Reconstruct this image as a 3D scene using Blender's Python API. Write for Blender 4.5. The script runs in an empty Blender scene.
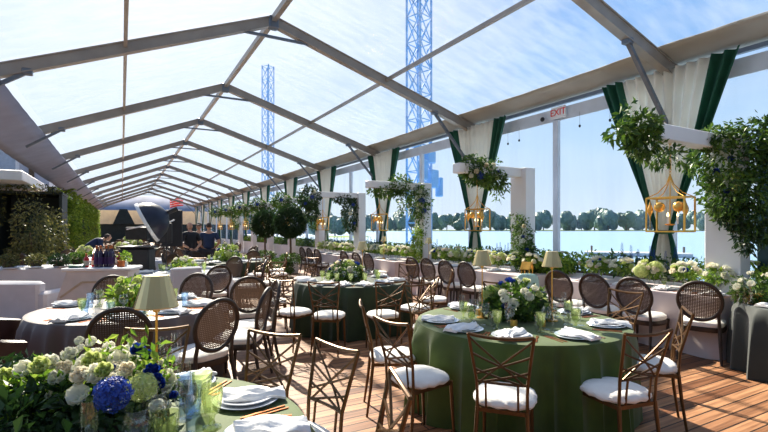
import bpy, math, random
import numpy as np
from mathutils import Vector, Matrix
random.seed(7); rng = np.random.default_rng(7)
PI = math.pi; sin = math.sin; cos = math.cos
scene = bpy.context.scene; COL = scene.collection

# ------------------------------------------------------------------ materials
MATS = {}
def newmat(name):
    m = bpy.data.materials.new(name); m.use_nodes = True
    nt = m.node_tree; nt.nodes.clear()
    out = nt.nodes.new('ShaderNodeOutputMaterial')
    MATS[name] = m
    return m, nt, out
def N(nt, t, **kw):
    n = nt.nodes.new(t)
    for k, v in kw.items(): setattr(n, k, v)
    return n
def c4(c): return (c[0], c[1], c[2], 1)
def mat(name, col, rough=.5, metal=0., var=.12, scale=8., bump=0., bscale=60., sheen=0., coat=0., spec=.5, trans=0.):
    """principled surface with a procedural noise tint and optional bump"""
    m, nt, out = newmat(name)
    b = N(nt, 'ShaderNodeBsdfPrincipled')
    tc = N(nt, 'ShaderNodeTexCoord'); nz = N(nt, 'ShaderNodeTexNoise'); nz.inputs['Scale'].default_value = scale
    nt.links.new(tc.outputs['Object'], nz.inputs['Vector'])
    r = N(nt, 'ShaderNodeValToRGB'); e = r.color_ramp.elements
    e[0].position = .3; e[1].position = .7
    e[0].color = c4([max(0, x*(1-var)) for x in col]); e[1].color = c4([min(1, x*(1+var)) for x in col])
    nt.links.new(nz.outputs['Fac'], r.inputs['Fac']); nt.links.new(r.outputs['Color'], b.inputs['Base Color'])
    b.inputs['Roughness'].default_value = rough; b.inputs['Metallic'].default_value = metal
    b.inputs['Specular IOR Level'].default_value = spec
    if sheen: b.inputs['Sheen Weight'].default_value = sheen
    if coat: b.inputs['Coat Weight'].default_value = coat
    if bump:
        n2 = N(nt, 'ShaderNodeTexNoise'); n2.inputs['Scale'].default_value = bscale
        nt.links.new(tc.outputs['Object'], n2.inputs['Vector'])
        bp = N(nt, 'ShaderNodeBump'); bp.inputs['Strength'].default_value = bump; bp.inputs['Distance'].default_value = .01
        nt.links.new(n2.outputs['Fac'], bp.inputs['Height']); nt.links.new(bp.outputs['Normal'], b.inputs['Normal'])
    if trans:
        t = N(nt, 'ShaderNodeBsdfTranslucent'); nt.links.new(r.outputs['Color'], t.inputs['Color'])
        mx = N(nt, 'ShaderNodeMixShader'); mx.inputs[0].default_value = trans
        nt.links.new(b.outputs[0], mx.inputs[1]); nt.links.new(t.outputs[0], mx.inputs[2]); nt.links.new(mx.outputs[0], out.inputs[0])
    else: nt.links.new(b.outputs[0], out.inputs[0])
    return m
def leafmat(name, cols, trans=.35, rough=.45):
    """each leaf / petal (mesh island) takes its own tint"""
    m, nt, out = newmat(name)
    g = N(nt, 'ShaderNodeNewGeometry'); r = N(nt, 'ShaderNodeValToRGB')
    e = r.color_ramp.elements
    while len(e) < len(cols): e.new(.5)
    for i, c in enumerate(cols): e[i].position = i/(len(cols)-1); e[i].color = c4(c)
    nt.links.new(g.outputs['Random Per Island'], r.inputs['Fac'])
    b = N(nt, 'ShaderNodeBsdfPrincipled'); b.inputs['Roughness'].default_value = rough
    t = N(nt, 'ShaderNodeBsdfTranslucent'); mx = N(nt, 'ShaderNodeMixShader'); mx.inputs[0].default_value = trans
    nt.links.new(r.outputs['Color'], b.inputs['Base Color']); nt.links.new(r.outputs['Color'], t.inputs['Color'])
    nt.links.new(b.outputs[0], mx.inputs[1]); nt.links.new(t.outputs[0], mx.inputs[2]); nt.links.new(mx.outputs[0], out.inputs[0])
    return m
def glassmat(name, col, gloss=.9, base=.06, rough=.05, milk=0., milkcol=(1, 1, 1)):
    """thin glass: tinted see-through plus mirror gloss at grazing angles"""
    m, nt, out = newmat(name)
    t = N(nt, 'ShaderNodeBsdfTransparent'); t.inputs[0].default_value = c4(col)
    gl = N(nt, 'ShaderNodeBsdfGlossy'); gl.inputs['Roughness'].default_value = rough
    lw = N(nt, 'ShaderNodeLayerWeight'); lw.inputs[0].default_value = .5
    fr = N(nt, 'ShaderNodeMath', operation='POWER'); fr.inputs[1].default_value = 3.; nt.links.new(lw.outputs['Facing'], fr.inputs[0])
    if milk:
        d = N(nt, 'ShaderNodeBsdfTranslucent'); d.inputs[0].default_value = c4(milkcol); t0 = t
        t = N(nt, 'ShaderNodeMixShader'); t.inputs[0].default_value = milk
        nt.links.new(t0.outputs[0], t.inputs[1]); nt.links.new(d.outputs[0], t.inputs[2])
    ml = N(nt, 'ShaderNodeMath', operation='MULTIPLY_ADD'); ml.inputs[1].default_value = gloss; ml.inputs[2].default_value = base
    nt.links.new(fr.outputs[0], ml.inputs[0])
    mx = N(nt, 'ShaderNodeMixShader'); nt.links.new(ml.outputs[0], mx.inputs[0])
    nt.links.new(t.outputs[0], mx.inputs[1]); nt.links.new(gl.outputs[0], mx.inputs[2]); nt.links.new(mx.outputs[0], out.inputs[0])
    return m
def vinylmat(name, tint, milk, milkcol, vec, amp=.25):
    """clear tent vinyl: see-through, a little milky with scuff streaks, glossy"""
    m, nt, out = newmat(name)
    tc = N(nt, 'ShaderNodeTexCoord'); mp = N(nt, 'ShaderNodeMapping'); mp.inputs['Scale'].default_value = vec
    nz = N(nt, 'ShaderNodeTexNoise'); nz.inputs['Scale'].default_value = 1.; nz.inputs['Detail'].default_value = 4.
    nt.links.new(tc.outputs['Object'], mp.inputs[0]); nt.links.new(mp.outputs[0], nz.inputs['Vector'])
    t = N(nt, 'ShaderNodeBsdfTransparent'); t.inputs[0].default_value = c4(tint)
    d = N(nt, 'ShaderNodeBsdfTranslucent'); d.inputs[0].default_value = c4(milkcol)
    df = N(nt, 'ShaderNodeBsdfDiffuse'); df.inputs[0].default_value = c4(milkcol)
    dm = N(nt, 'ShaderNodeMixShader'); dm.inputs[0].default_value = .3
    nt.links.new(d.outputs[0], dm.inputs[1]); nt.links.new(df.outputs[0], dm.inputs[2])
    mr = N(nt, 'ShaderNodeMapRange'); mr.inputs['From Min'].default_value = .35; mr.inputs['From Max'].default_value = .7
    mr.inputs['To Min'].default_value = milk*(1-amp); mr.inputs['To Max'].default_value = milk*(1+amp)
    nt.links.new(nz.outputs['Fac'], mr.inputs['Value'])
    mx = N(nt, 'ShaderNodeMixShader'); nt.links.new(mr.outputs[0], mx.inputs[0])
    nt.links.new(t.outputs[0], mx.inputs[1]); nt.links.new(dm.outputs[0], mx.inputs[2])
    bp = N(nt, 'ShaderNodeBump'); bp.inputs['Strength'].default_value = .3; bp.inputs['Distance'].default_value = .02
    nt.links.new(nz.outputs['Fac'], bp.inputs['Height'])
    gl = N(nt, 'ShaderNodeBsdfGlossy'); gl.inputs['Roughness'].default_value = .12; nt.links.new(bp.outputs[0], gl.inputs['Normal'])
    m2 = N(nt, 'ShaderNodeMixShader'); m2.inputs[0].default_value = .03
    nt.links.new(mx.outputs[0], m2.inputs[1]); nt.links.new(gl.outputs[0], m2.inputs[2]); nt.links.new(m2.outputs[0], out.inputs[0])
    return m
def deckmat():
    m, nt, out = newmat('deck_boards')
    tc = N(nt, 'ShaderNodeTexCoord')
    br = N(nt, 'ShaderNodeTexBrick'); br.offset = .37; br.offset_frequency = 3
    br.inputs['Scale'].default_value = 1; br.inputs['Brick Width'].default_value = 3.4; br.inputs['Row Height'].default_value = .128
    br.inputs['Mortar Size'].default_value = .008; br.inputs['Mortar Smooth'].default_value = .3
    br.inputs['Color1'].default_value = (.17, .062, .024, 1); br.inputs['Color2'].default_value = (.56, .30, .155, 1); br.inputs['Mortar'].default_value = (.03, .014, .008, 1)
    nt.links.new(tc.outputs['Object'], br.inputs['Vector'])
    mp = N(nt, 'ShaderNodeMapping'); mp.inputs['Scale'].default_value = (1.3, 26, 1)
    nt.links.new(tc.outputs['Object'], mp.inputs[0])
    nz = N(nt, 'ShaderNodeTexNoise'); nz.inputs['Scale'].default_value = 1; nz.inputs['Detail'].default_value = 6
    nt.links.new(mp.outputs[0], nz.inputs['Vector'])
    r = N(nt, 'ShaderNodeValToRGB'); e = r.color_ramp.elements; e[0].position = .3; e[1].position = .72
    e[0].color = (.42, .34, .30, 1); e[1].color = (1.3, 1.25, 1.2, 1)
    nt.links.new(nz.outputs['Fac'], r.inputs['Fac'])
    mx = N(nt, 'ShaderNodeMix', data_type='RGBA', blend_type='MULTIPLY'); mx.inputs[0].default_value = 1
    nt.links.new(br.outputs['Color'], mx.inputs[6]); nt.links.new(r.outputs['Color'], mx.inputs[7])
    b = N(nt, 'ShaderNodeBsdfPrincipled'); nt.links.new(mx.outputs[2], b.inputs['Base Color'])
    b.inputs['Roughness'].default_value = .5
    ad = N(nt, 'ShaderNodeMath', operation='MULTIPLY_ADD'); ad.inputs[1].default_value = -1.2
    nt.links.new(br.outputs['Fac'], ad.inputs[0]); nt.links.new(nz.outputs['Fac'], ad.inputs[2])
    bp = N(nt, 'ShaderNodeBump'); bp.inputs['Strength'].default_value = .6; bp.inputs['Distance'].default_value = .008
    nt.links.new(ad.outputs[0], bp.inputs['Height']); nt.links.new(bp.outputs[0], b.inputs['Normal'])
    nt.links.new(b.outputs[0], out.inputs[0]); return m
def watermat():
    m, nt, out = newmat('water')
    tc = N(nt, 'ShaderNodeTexCoord'); nz = N(nt, 'ShaderNodeTexNoise'); nz.inputs['Scale'].default_value = .6; nz.inputs['Detail'].default_value = 5
    nt.links.new(tc.outputs['Object'], nz.inputs['Vector'])
    bp = N(nt, 'ShaderNodeBump'); bp.inputs['Strength'].default_value = .5; bp.inputs['Distance'].default_value = .3
    nt.links.new(nz.outputs['Fac'], bp.inputs['Height'])
    b = N(nt, 'ShaderNodeBsdfPrincipled'); b.inputs['Base Color'].default_value = (.27, .43, .60, 1); b.inputs['Roughness'].default_value = .32
    b.inputs['Specular IOR Level'].default_value = 1.0
    nt.links.new(bp.outputs[0], b.inputs['Normal']); nt.links.new(b.outputs[0], out.inputs[0]); return m
def canemat():
    m, nt, out = newmat('woven_cane')
    tc = N(nt, 'ShaderNodeTexCoord'); ws = []
    for ax in ('X', 'Z'):
        w = N(nt, 'ShaderNodeTexWave'); w.bands_direction = ax; w.inputs['Scale'].default_value = 18
        nt.links.new(tc.outputs['Object'], w.inputs['Vector']); ws.append(w)
    mx = N(nt, 'ShaderNodeMath', operation='MULTIPLY'); nt.links.new(ws[0].outputs['Fac'], mx.inputs[0]); nt.links.new(ws[1].outputs['Fac'], mx.inputs[1])
    r = N(nt, 'ShaderNodeMath', operation='GREATER_THAN'); r.inputs[1].default_value = .62; nt.links.new(mx.outputs[0], r.inputs[0])
    cr = N(nt, 'ShaderNodeValToRGB'); cr.color_ramp.elements[0].color = (.045, .026, .018, 1); cr.color_ramp.elements[1].color = (.13, .08, .055, 1)
    nt.links.new(mx.outputs[0], cr.inputs['Fac'])
    b = N(nt, 'ShaderNodeBsdfPrincipled'); b.inputs['Roughness'].default_value = .6; nt.links.new(cr.outputs[0], b.inputs['Base Color'])
    tl = N(nt, 'ShaderNodeBsdfTranslucent'); nt.links.new(cr.outputs[0], tl.inputs[0])
    m0 = N(nt, 'ShaderNodeMixShader'); m0.inputs[0].default_value = .35; nt.links.new(b.outputs[0], m0.inputs[1]); nt.links.new(tl.outputs[0], m0.inputs[2])
    t = N(nt, 'ShaderNodeBsdfTransparent'); ms = N(nt, 'ShaderNodeMixShader')
    nt.links.new(r.outputs[0], ms.inputs[0]); nt.links.new(m0.outputs[0], ms.inputs[1]); nt.links.new(t.outputs[0], ms.inputs[2]); nt.links.new(ms.outputs[0], out.inputs[0])
    return m
def emis(name, col, s):
    m, nt, out = newmat(name); e = N(nt, 'ShaderNodeEmission'); e.inputs[0].default_value = c4(col); e.inputs[1].default_value = s
    nt.links.new(e.outputs[0], out.inputs[0]); return m

deck = deckmat(); water = watermat(); cane = canemat()
vroof = vinylmat('roof_vinyl', (.90, .945, .99), .055, (.9, .95, 1), (.5, 6, 6), .95)
vwall = vinylmat('wall_vinyl', (.93, .97, 1), .07, (.50, .74, 1), (3, 3, .4), .6)  # milky vinyl; the blue in its milk also imitates reflections
alu = mat('tent_aluminium', (.33, .29, .26), .42, .3, .12, 3)
bracem = mat('brace_steel', (.16, .19, .24), .4, .5, .1)
eavefab = mat('eave_fabric', (.40, .37, .33), .8, 0, .1, 2, trans=.12)
lefab = mat('eave_fabric_left', (.30, .34, .48), .8, 0, .08, 2, trans=.08)
whitep = mat('white_paint', (.80, .80, .82), .5, 0, .05, 2)
headm = mat('header_white', (.72, .76, .84), .5, 0, .08, 3, trans=.15)
cream = mat('cream_drape', (.96, .92, .85), .85, 0, .04, 2, trans=.6)
greend = mat('green_drape', (.008, .085, .045), .7, 0, .2, 3, trans=.15)
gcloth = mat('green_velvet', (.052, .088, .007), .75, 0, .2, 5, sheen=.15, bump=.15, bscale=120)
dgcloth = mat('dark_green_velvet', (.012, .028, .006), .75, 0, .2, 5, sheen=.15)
mauve = mat('mauve_cloth', (.62, .51, .49), .8, 0, .07, 3, sheen=.3)
taupe = mat('taupe_satin', (.13, .095, .09), .55, 0, .1, 3, sheen=.3)
slate = mat('slate_cloth', (.022, .03, .026), .75, 0, .12, 3, sheen=.3)
wcloth = mat('white_cloth', (.62, .62, .66), .8, 0, .05, 3)
napm = mat('napkin_linen', (.86, .84, .82), .85, 0, .04, 8, bump=.2)
china = mat('white_china', (.85, .85, .86), .2, 0, .02, 5, coat=.5)
charg = mat('charger_plate', (.70, .74, .80), .15, 0, .05, 5, coat=.6)
bronze = mat('bronze_metal', (.12, .06, .022), .38, .6, .25, 12)
walnut = mat('dark_walnut', (.035, .019, .012), .5, 0, .35, 14, bump=.2, bscale=40)
seatm = mat('cream_cushion', (.88, .84, .78), .85, 0, .05, 9, bump=.3, bscale=30)
gold = mat('brushed_gold', (.78, .42, .09), .3, .95, .1, 20)
shadegold = mat('shade_brass', (.78, .62, .30), .25, .6, .12, 3)
copper = mat('copper_cutlery', (.50, .16, .06), .3, .8, .15, 20)
blackm = mat('black_fabric', (.012, .013, .018), .6, 0, .3, 8)
blackp = mat('black_metal', (.02, .02, .025), .4, .3, .2, 8)
bluedark = mat('navy_shell', (.006, .012, .035), .4, 0, .2, 8)
silver = mat('silver_reflector', (.75, .78, .82), .5, .2, .05, 5)
skin = mat('skin', (.55, .30, .2), .55, 0, .06, 10)
hairm = mat('short_hair', (.05, .035, .03), .7, 0, .2, 40)
navy = mat('navy_shirt', (.012, .03, .09), .8, 0, .15, 6)
blacks = mat('black_shirt', (.012, .013, .02), .8, 0, .15, 6)
trouser = mat('dark_trousers', (.02, .02, .03), .8, 0, .15, 6)
clearg = glassmat('clear_glass', (.965, .975, .985), .75, .05, rough=.03)
greeng = glassmat('green_glass', (.89, .93, .74), .7, .06, milk=.08, milkcol=(.52, .62, .34))
blueg = glassmat('blue_glass', (.80, .88, .97), .8, .09, milk=.06, milkcol=(.4, .6, .85))
lgt = leafmat('leaves_mid', [(.02, .06, .012), (.05, .12, .015), (.14, .24, .03), (.03, .08, .02)])
lbr = leafmat('leaves_bright', [(.06, .15, .015), (.18, .33, .03), (.40, .52, .07), (.10, .22, .03)], .45)
ldk = leafmat('leaves_dark', [(.008, .028, .008), (.02, .055, .012), (.04, .09, .02), (.012, .035, .012)], .2)
lol = leafmat('leaves_olive', [(.04, .055, .02), (.10, .11, .03), (.24, .22, .06), (.03, .045, .015)], .3)
lsh = leafmat('leaves_shore_hazed', [(.07, .15, .14), (.10, .20, .16), (.14, .25, .18)], .1)  # blue-green distance haze is mixed into these leaf colours
ptw = leafmat('petals_white', [(.85, .82, .66), (.92, .90, .82), (.80, .82, .55)], .3)
ptc = leafmat('petals_cream', [(.90, .80, .62), (.92, .88, .72), (.85, .72, .55)], .3)
ptb = leafmat('petals_blue', [(.008, .02, .16), (.012, .05, .36), (.03, .09, .50), (.01, .012, .12)], .25)
ptg = leafmat('petals_lime', [(.55, .62, .18), (.70, .74, .35), (.45, .55, .12)], .35)
stemm = mat('green_stems', (.10, .18, .05), .6, 0, .2, 20)
bark = mat('bark', (.12, .08, .05), .85, 0, .3, 20, bump=.5, bscale=30)
amber = mat('amber_globe', (.85, .50, .12), .25, .6, .1, 10)
bulb = emis('lit_candle_bulb', (1, .72, .32), 6)
bluet = mat('tower_blue_hazed', (.22, .46, .80), .5, 0, .1, 1)  # blue paint, made paler to imitate haze in front of the towers
redm = mat('exit_red', (.75, .02, .02), .5, 0, .05)
darkwall = mat('dark_green_wall', (.012, .022, .022), .6, 0, .3, 2)
siding = mat('house_siding', (.50, .52, .60), .7, 0, .08, 2)
brownl = mat('brown_leather', (.075, .035, .028), .5, 0, .3, 6)
beige = mat('beige_cladding', (.85, .72, .54), .8, 0, .08, 2, trans=.5)
hazehill = mat('hazed_hill_surface', (.22, .26, .38), .9, 0, .35, .12)  # muted blue of distant haze put into the hill's colour

# ------------------------------------------------------------------ mesh builder
class MB:
    def __init__(s): s.v = []; s.f = []
    def add(s, vs, fs):
        o = len(s.v); s.v += [tuple(v) for v in vs]; s.f += [tuple(i+o for i in f) for f in fs]
    def box(s, c, d, rz=0, rx=0, ry=0):
        M = Matrix.Translation(c) @ Matrix.Rotation(rz, 4, 'Z') @ Matrix.Rotation(ry, 4, 'Y') @ Matrix.Rotation(rx, 4, 'X')
        vs = [M @ Vector((x*d[0]/2, y*d[1]/2, z*d[2]/2)) for x in (-1, 1) for y in (-1, 1) for z in (-1, 1)]
        s.add(vs, [(0, 1, 3, 2), (4, 6, 7, 5), (0, 4, 5, 1), (2, 3, 7, 6), (0, 2, 6, 4), (1, 5, 7, 3)])
        return s
    def bbox(s, c, d, b=.01, rz=0):
        """box with chamfered edges"""
        M = Matrix.Translation(c) @ Matrix.Rotation(rz, 4, 'Z')
        hx, hy, hz = d[0]/2, d[1]/2, d[2]/2; rings = []
        for z, i in ((-hz, b), (-hz+b, 0), (hz-b, 0), (hz, b)):
            x, y = hx-i, hy-i; k = b
            rings.append([M @ Vector(p) for p in ((x-k, -y, z), (x, -y+k, z), (x, y-k, z), (x-k, y, z), (-x+k, y, z), (-x, y-k, z), (-x, -y+k, z), (-x+k, -y, z))])
        s.loft(rings); return s
    def loft(s, rings, cap=True, closed=True):
        n = len(rings[0]); vs = [p for r in rings for p in r]; fs = []
        for i in range(len(rings)-1):
            for j in range(n if closed else n-1):
                k = (j+1) % n; fs.append((i*n+j, i*n+k, (i+1)*n+k, (i+1)*n+j))
        if cap and closed:
            fs.append(tuple(range(n-1, -1, -1))); fs.append(tuple((len(rings)-1)*n+j for j in range(n)))
        s.add(vs, fs); return s
    def tube(s, pts, r, n=8, closed=False, flat=1.):
        pts = [Vector(p) for p in pts]; m = len(pts); rs = r if isinstance(r, (list, tuple)) else [r]*m
        rings = []; up = None
        for i in range(m):
            if closed: t = pts[(i+1) % m]-pts[i-1]
            else: t = pts[min(i+1, m-1)]-pts[max(i-1, 0)]
            if t.length < 1e-9: t = Vector((0, 0, 1))
            t.normalize()
            if up is None:
                up = Vector((0, 0, 1)) if abs(t.z) < .9 else Vector((1, 0, 0))
            a = t.cross(up)
            if a.length < 1e-6: a = t.cross(Vector((0, 1, 0)))
            a.normalize(); b = a.cross(t).normalized(); up = b
            rings.append([pts[i]+(a*cos(2*PI*j/n)+b*sin(2*PI*j/n)*flat)*rs[i] for j in range(n)])
        if closed: rings.append(rings[0]); s.loft(rings, cap=False)
        else: s.loft(rings)
        return s
    def bar(s, a, b, w, h):
        """rectangular bar from a to b, h measured upwards-ish"""
        a = Vector(a); b = Vector(b); t = (b-a).normalized(); up = Vector((0, 0, 1)) if abs(t.z) < .95 else Vector((0, 1, 0))
        sd = t.cross(up).normalized(); u = sd.cross(t)
        s.loft([[p+sd*x*w/2+u*y*h/2 for x, y in ((-1, -1), (1, -1), (1, 1), (-1, 1))] for p in (a, b)]); return s
    def lathe(s, prof, n=20, c=(0, 0, 0), cap=False, fold=None):
        rings = []
        for (r, z) in prof:
            rings.append([(c[0]+r*cos(2*PI*j/n), c[1]+r*sin(2*PI*j/n), c[2]+z) for j in range(n)])
        s.loft(rings, cap=cap); return s
    def ell(s, c, r, nu=12, nv=8, noise=0., sq=1.):
        vs = []; fs = []
        for i in range(nv+1):
            th = PI*i/nv
            for j in range(nu):
                ph = 2*PI*j/nu
                x = sin(th)*cos(ph); y = sin(th)*sin(ph); z = cos(th)
                k = 1+(random.uniform(-noise, noise) if 0 < i < nv else 0)
                f = lambda q: math.copysign(abs(q)**sq, q)
                vs.append((c[0]+r[0]*f(x)*k, c[1]+r[1]*f(y)*k, c[2]+r[2]*f(z)*k))
        for i in range(nv):
            for j in range(nu): fs.append((i*nu+j, (i+1)*nu+j, (i+1)*nu+(j+1) % nu, i*nu+(j+1) % nu))
        s.add(vs, fs); return s
    def grid(s, fn, nu, nv):
        vs = [fn(i/nu, j/nv) for j in range(nv+1) for i in range(nu+1)]
        s.add(vs, [(j*(nu+1)+i, j*(nu+1)+i+1, (j+1)*(nu+1)+i+1, (j+1)*(nu+1)+i) for j in range(nv) for i in range(nu)]); return s
    def mesh(s, name, m, smooth=True):
        me = bpy.data.meshes.new(name); me.from_pydata(s.v, [], s.f); me.materials.append(m)
        if smooth: 
            me.polygons.foreach_set('use_smooth', [True]*len(me.polygons))
            try: me.set_sharp_from_angle(angle=math.radians(42))
            except Exception: pass
        me.update(); return me
    def build(s, name, m, parent=None, smooth=True):
        o = bpy.data.objects.new(name, s.mesh(name, m, smooth)); COL.objects.link(o)
        if parent: o.parent = parent
        return o
def link(name, me, parent=None, loc=(0, 0, 0), rot=(0, 0, 0), sc=1.):
    o = bpy.data.objects.new(name, me); COL.objects.link(o); o.location = loc; o.rotation_euler = rot
    o.scale = (sc, sc, sc) if not isinstance(sc, tuple) else sc
    if parent: o.parent = parent
    return o
def tag(o, label, cat, group=None, kind=None):
    if label: o['label'] = label
    if cat: o['category'] = cat
    if group: o['group'] = group
    if kind: o['kind'] = kind
    return o
def thing(name, label, cat, loc=(0, 0, 0), rz=0, group=None):
    o = bpy.data.objects.new(name, None); COL.objects.link(o); o.empty_display_size = .1
    o.location = loc; o.rotation_euler = (0, 0, rz); return tag(o, label, cat, group)
def struct(o): o['kind'] = 'structure'; return o
def copytree(root, loc, rz=0, label=None, group=None, sc=None):
    r = root.copy(); COL.objects.link(r); r.location = loc; r.rotation_euler = (0, 0, rz)
    if sc: r.scale = (sc, sc, sc)
    if label: r['label'] = label
    if group: r['group'] = group
    for ch in list(root.children):
        c = ch.copy(); COL.objects.link(c); c.parent = r
        for g in list(ch.children):
            d = g.copy(); COL.objects.link(d); d.parent = c
    return r
USED = set()
def use(proto, loc, rz, label, group=None, sc=None):
    """the first use moves the prototype itself, later ones copy it"""
    if proto.name not in USED:
        USED.add(proto.name); proto.location = loc; proto.rotation_euler = (0, 0, rz)
        if sc: proto.scale = (sc, sc, sc)
        proto['label'] = label
        if group: proto['group'] = group
        return proto
    return copytree(proto, loc, rz, label, group, sc)

def leafmesh(name, blobs, n, L, m, aspect=.42, shell=.5, outward=.6, droop=0.):
    """a cloud of folded leaves in ellipsoid blobs (cx,cy,cz,rx,ry,rz)"""
    B = np.array([b[:6] for b in blobs], float); w = np.array([(b[6] if len(b) > 6 else b[3]*b[4]+b[4]*b[5]+b[3]*b[5]) for b in blobs]); w = w/w.sum()
    k = rng.choice(len(B), n, p=w); d = rng.normal(size=(n, 3)); d /= np.linalg.norm(d, axis=1)[:, None]
    r = rng.random(n)**(1/(3.*(1+shell*2)))[..., None] if False else (rng.random(n)**(1/(3*(1+2*shell))))[:, None]
    r = r*(1+rng.normal(size=(n, 1))*.07)
    p = B[k, :3]+d*r*B[k, 3:]
    q = d*outward+rng.normal(size=(n, 3))*.6; q[:, 2] -= droop; q /= np.linalg.norm(q, axis=1)[:, None]
    s_ = np.cross(q, rng.normal(size=(n, 3))); s_ /= np.linalg.norm(s_, axis=1)[:, None]; nn = np.cross(q, s_)
    l = (L*rng.uniform(.6, 1.3, n))[:, None]
    b0 = p; tip = p+q*l-np.array([0, 0, 1])*l*.12; mid = p+q*l*.5
    lf = mid+s_*l*aspect*.5+nn*l*.10; rt = mid-s_*l*aspect*.5+nn*l*.10
    V = np.stack([b0, lf, tip, rt], 1).reshape(-1, 3)
    F = np.arange(n)[:, None]*4; F = np.concatenate([F+[0, 1, 2], F+[0, 2, 3]], 1).reshape(-1, 3)
    me = bpy.data.meshes.new(name); me.from_pydata(V.tolist(), [], F.tolist()); me.materials.append(m); me.update(); return me
def leaves(name, parent, *a, **k): return link(name, leafmesh(name, *a, **k), parent)

# ------------------------------------------------------------------ flowers (shared meshes)
def petal(mb, c, az, tilt, R, w, cup=.35, nu=3, nv=3):
    A = Matrix.Translation(c) @ Matrix.Rotation(az, 4, 'Z')
    def fn(u, v):
        x = (u-.5)*w*sin(PI*min(.92, .18+v*.72))*1.0; l = v*R
        ca = tilt+cup*v*1.6
        y = l*cos(ca); z = l*sin(ca)+abs(u-.5)**2*w*.8
        return A @ Vector((x, y, z))
    mb.grid(fn, nu, nv)
def rose_mesh(name, m, R=.035, layers=((5, .2, 1.), (5, .65, .9), (4, 1.05, .7), (3, 1.35, .5))):
    mb = MB()
    for i, (k, t, s) in enumerate(layers):
        for j in range(k):
            petal(mb, (0, 0, 0), 2*PI*j/k+i*.5+random.uniform(-.15, .15), t, R*s*1.15, R*1.5*s+R*.25, .42)
    return mb.mesh(name, m)
def hydrangea_mesh(name, m, R=.07, n=230):
    mb = MB()
    for i in range(n):
        z = 1-1.55*(i+.5)/n; a = i*2.39996; r = math.sqrt(max(0, 1-z*z)); d = Vector((r*cos(a), r*sin(a), z))
        c = d*R*random.uniform(.80, 1.08); q = (d+Vector([random.uniform(-.35, .35) for _ in range(3)])).to_track_quat('Z', 'Y').to_matrix().to_4x4(); M = Matrix.Translation(c) @ q @ Matrix.Rotation(random.random()*2, 4, 'Z')
        s = R*random.uniform(.12, .17)
        for k in range(4):
            a2 = k*PI/2; mb.add([M @ Vector(p) for p in ((0, 0, 0), (cos(a2-.6)*s, sin(a2-.6)*s, s*.25), (cos(a2)*s*1.35, sin(a2)*s*1.35, s*.1), (cos(a2+.6)*s, sin(a2+.6)*s, s*.25))], [(0, 1, 2, 3)])
    return mb.mesh(name, m, False)
def spike_mesh(name, m, H=.3, R=.028):
    mb = MB()
    for i in range(60):
        t = i/60; a = i*2.4; r = R*(1-t*.75); c = Vector((cos(a)*r, sin(a)*r, t*H)); s = .022*(1-t*.5)
        for k in range(3):
            petal(mb, c, a+k*1.2-1.9, .2, s, s, .3, 1, 1)
    return mb.mesh(name, m, False)
ROSEW = rose_mesh('white_rose', ptw); ROSEC = rose_mesh('cream_rose', ptc); ROSEG = rose_mesh('lime_rose', ptg)
ROSEB = rose_mesh('blue_rose', ptb, .03); HYDB = hydrangea_mesh('blue_hydrangea', ptb); HYDG = hydrangea_mesh('lime_hydrangea', ptg, .06)
SPIKE = spike_mesh('delphinium', ptb)
STAR = rose_mesh('star_flower', ptw, .034, ((7, .25, 1.2), (3, 1.1, .3)))
def fl(parent, kind, p, sc=1., out=None):
    me = {'w': ROSEW, 'c': ROSEC, 'g': ROSEG, 'b': ROSEB, 'H': HYDB, 'G': HYDG, 'D': SPIKE, 's': STAR}[kind]
    nm = {'w': 'rose', 'c': 'rose', 'g': 'rose', 'b': 'anemone', 'H': 'hydrangea', 'G': 'hydrangea', 'D': 'delphinium', 's': 'star_flower'}[kind]
    o = link(nm, me, parent, p, (0, 0, 0), sc)
    if out is not None and kind != 'D':
        o.rotation_euler = Vector(out).to_track_quat('Z', 'Y').to_euler()
    return o
def scatter(parent, kinds, n, c, r, sc=(.8, 1.2), zmin=0.):
    for i in range(n):
        z = zmin+(1-zmin)*random.random(); a = i*2.39996+random.uniform(-.4, .4); q = math.sqrt(1-z*z)
        d = Vector((q*cos(a), q*sin(a), z)); k = kinds[i % len(kinds)]
        fl(parent, k, (c[0]+d.x*r[0], c[1]+d.y*r[1], c[2]+d.z*r[2]), random.uniform(*sc), (d.x, d.y, d.z+.5))

# ------------------------------------------------------------------ camera
CH = 1.6; YAW = math.radians(29.34); F = 467.
cam = bpy.data.cameras.new('camera'); co = bpy.data.objects.new('camera', cam); COL.objects.link(co)
cam.sensor_width = 36; cam.lens = F/768*36; cam.shift_y = 13/768; cam.clip_start = .05; cam.clip_end = 5000
co.location = (0, 0, CH); co.rotation_euler = (PI/2, 0, -YAW); scene.camera = co

# ------------------------------------------------------------------ light
SUNAZ = math.radians(3); SUNEL = math.radians(38)
sd = Vector((sin(SUNAZ)*cos(SUNEL), cos(SUNAZ)*cos(SUNEL), sin(SUNEL)))
sl = bpy.data.lights.new('sun', 'SUN'); sl.energy = 12.; sl.angle = math.radians(1.0); sl.color = (1, .88, .70)
so = bpy.data.objects.new('sun', sl); COL.objects.link(so); so.rotation_euler = sd.to_track_quat('Z', 'Y').to_euler(); so.location = (0, 30, 40)
w = bpy.data.worlds.new('sky'); scene.world = w; w.use_nodes = True; nt = w.node_tree; nt.nodes.clear()
wo = N(nt, 'ShaderNodeOutputWorld'); bg = N(nt, 'ShaderNodeBackground'); nt.links.new(bg.outputs[0], wo.inputs[0])
tc = N(nt, 'ShaderNodeTexCoord'); sx = N(nt, 'ShaderNodeSeparateXYZ'); nt.links.new(tc.outputs['Generated'], sx.inputs[0])
r = N(nt, 'ShaderNodeValToRGB'); e = r.color_ramp.elements
e[0].position = 0.; e[0].color = (.80, .89, .98, 1); e[1].position = .75; e[1].color = (.22, .34, .60, 1)
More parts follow.
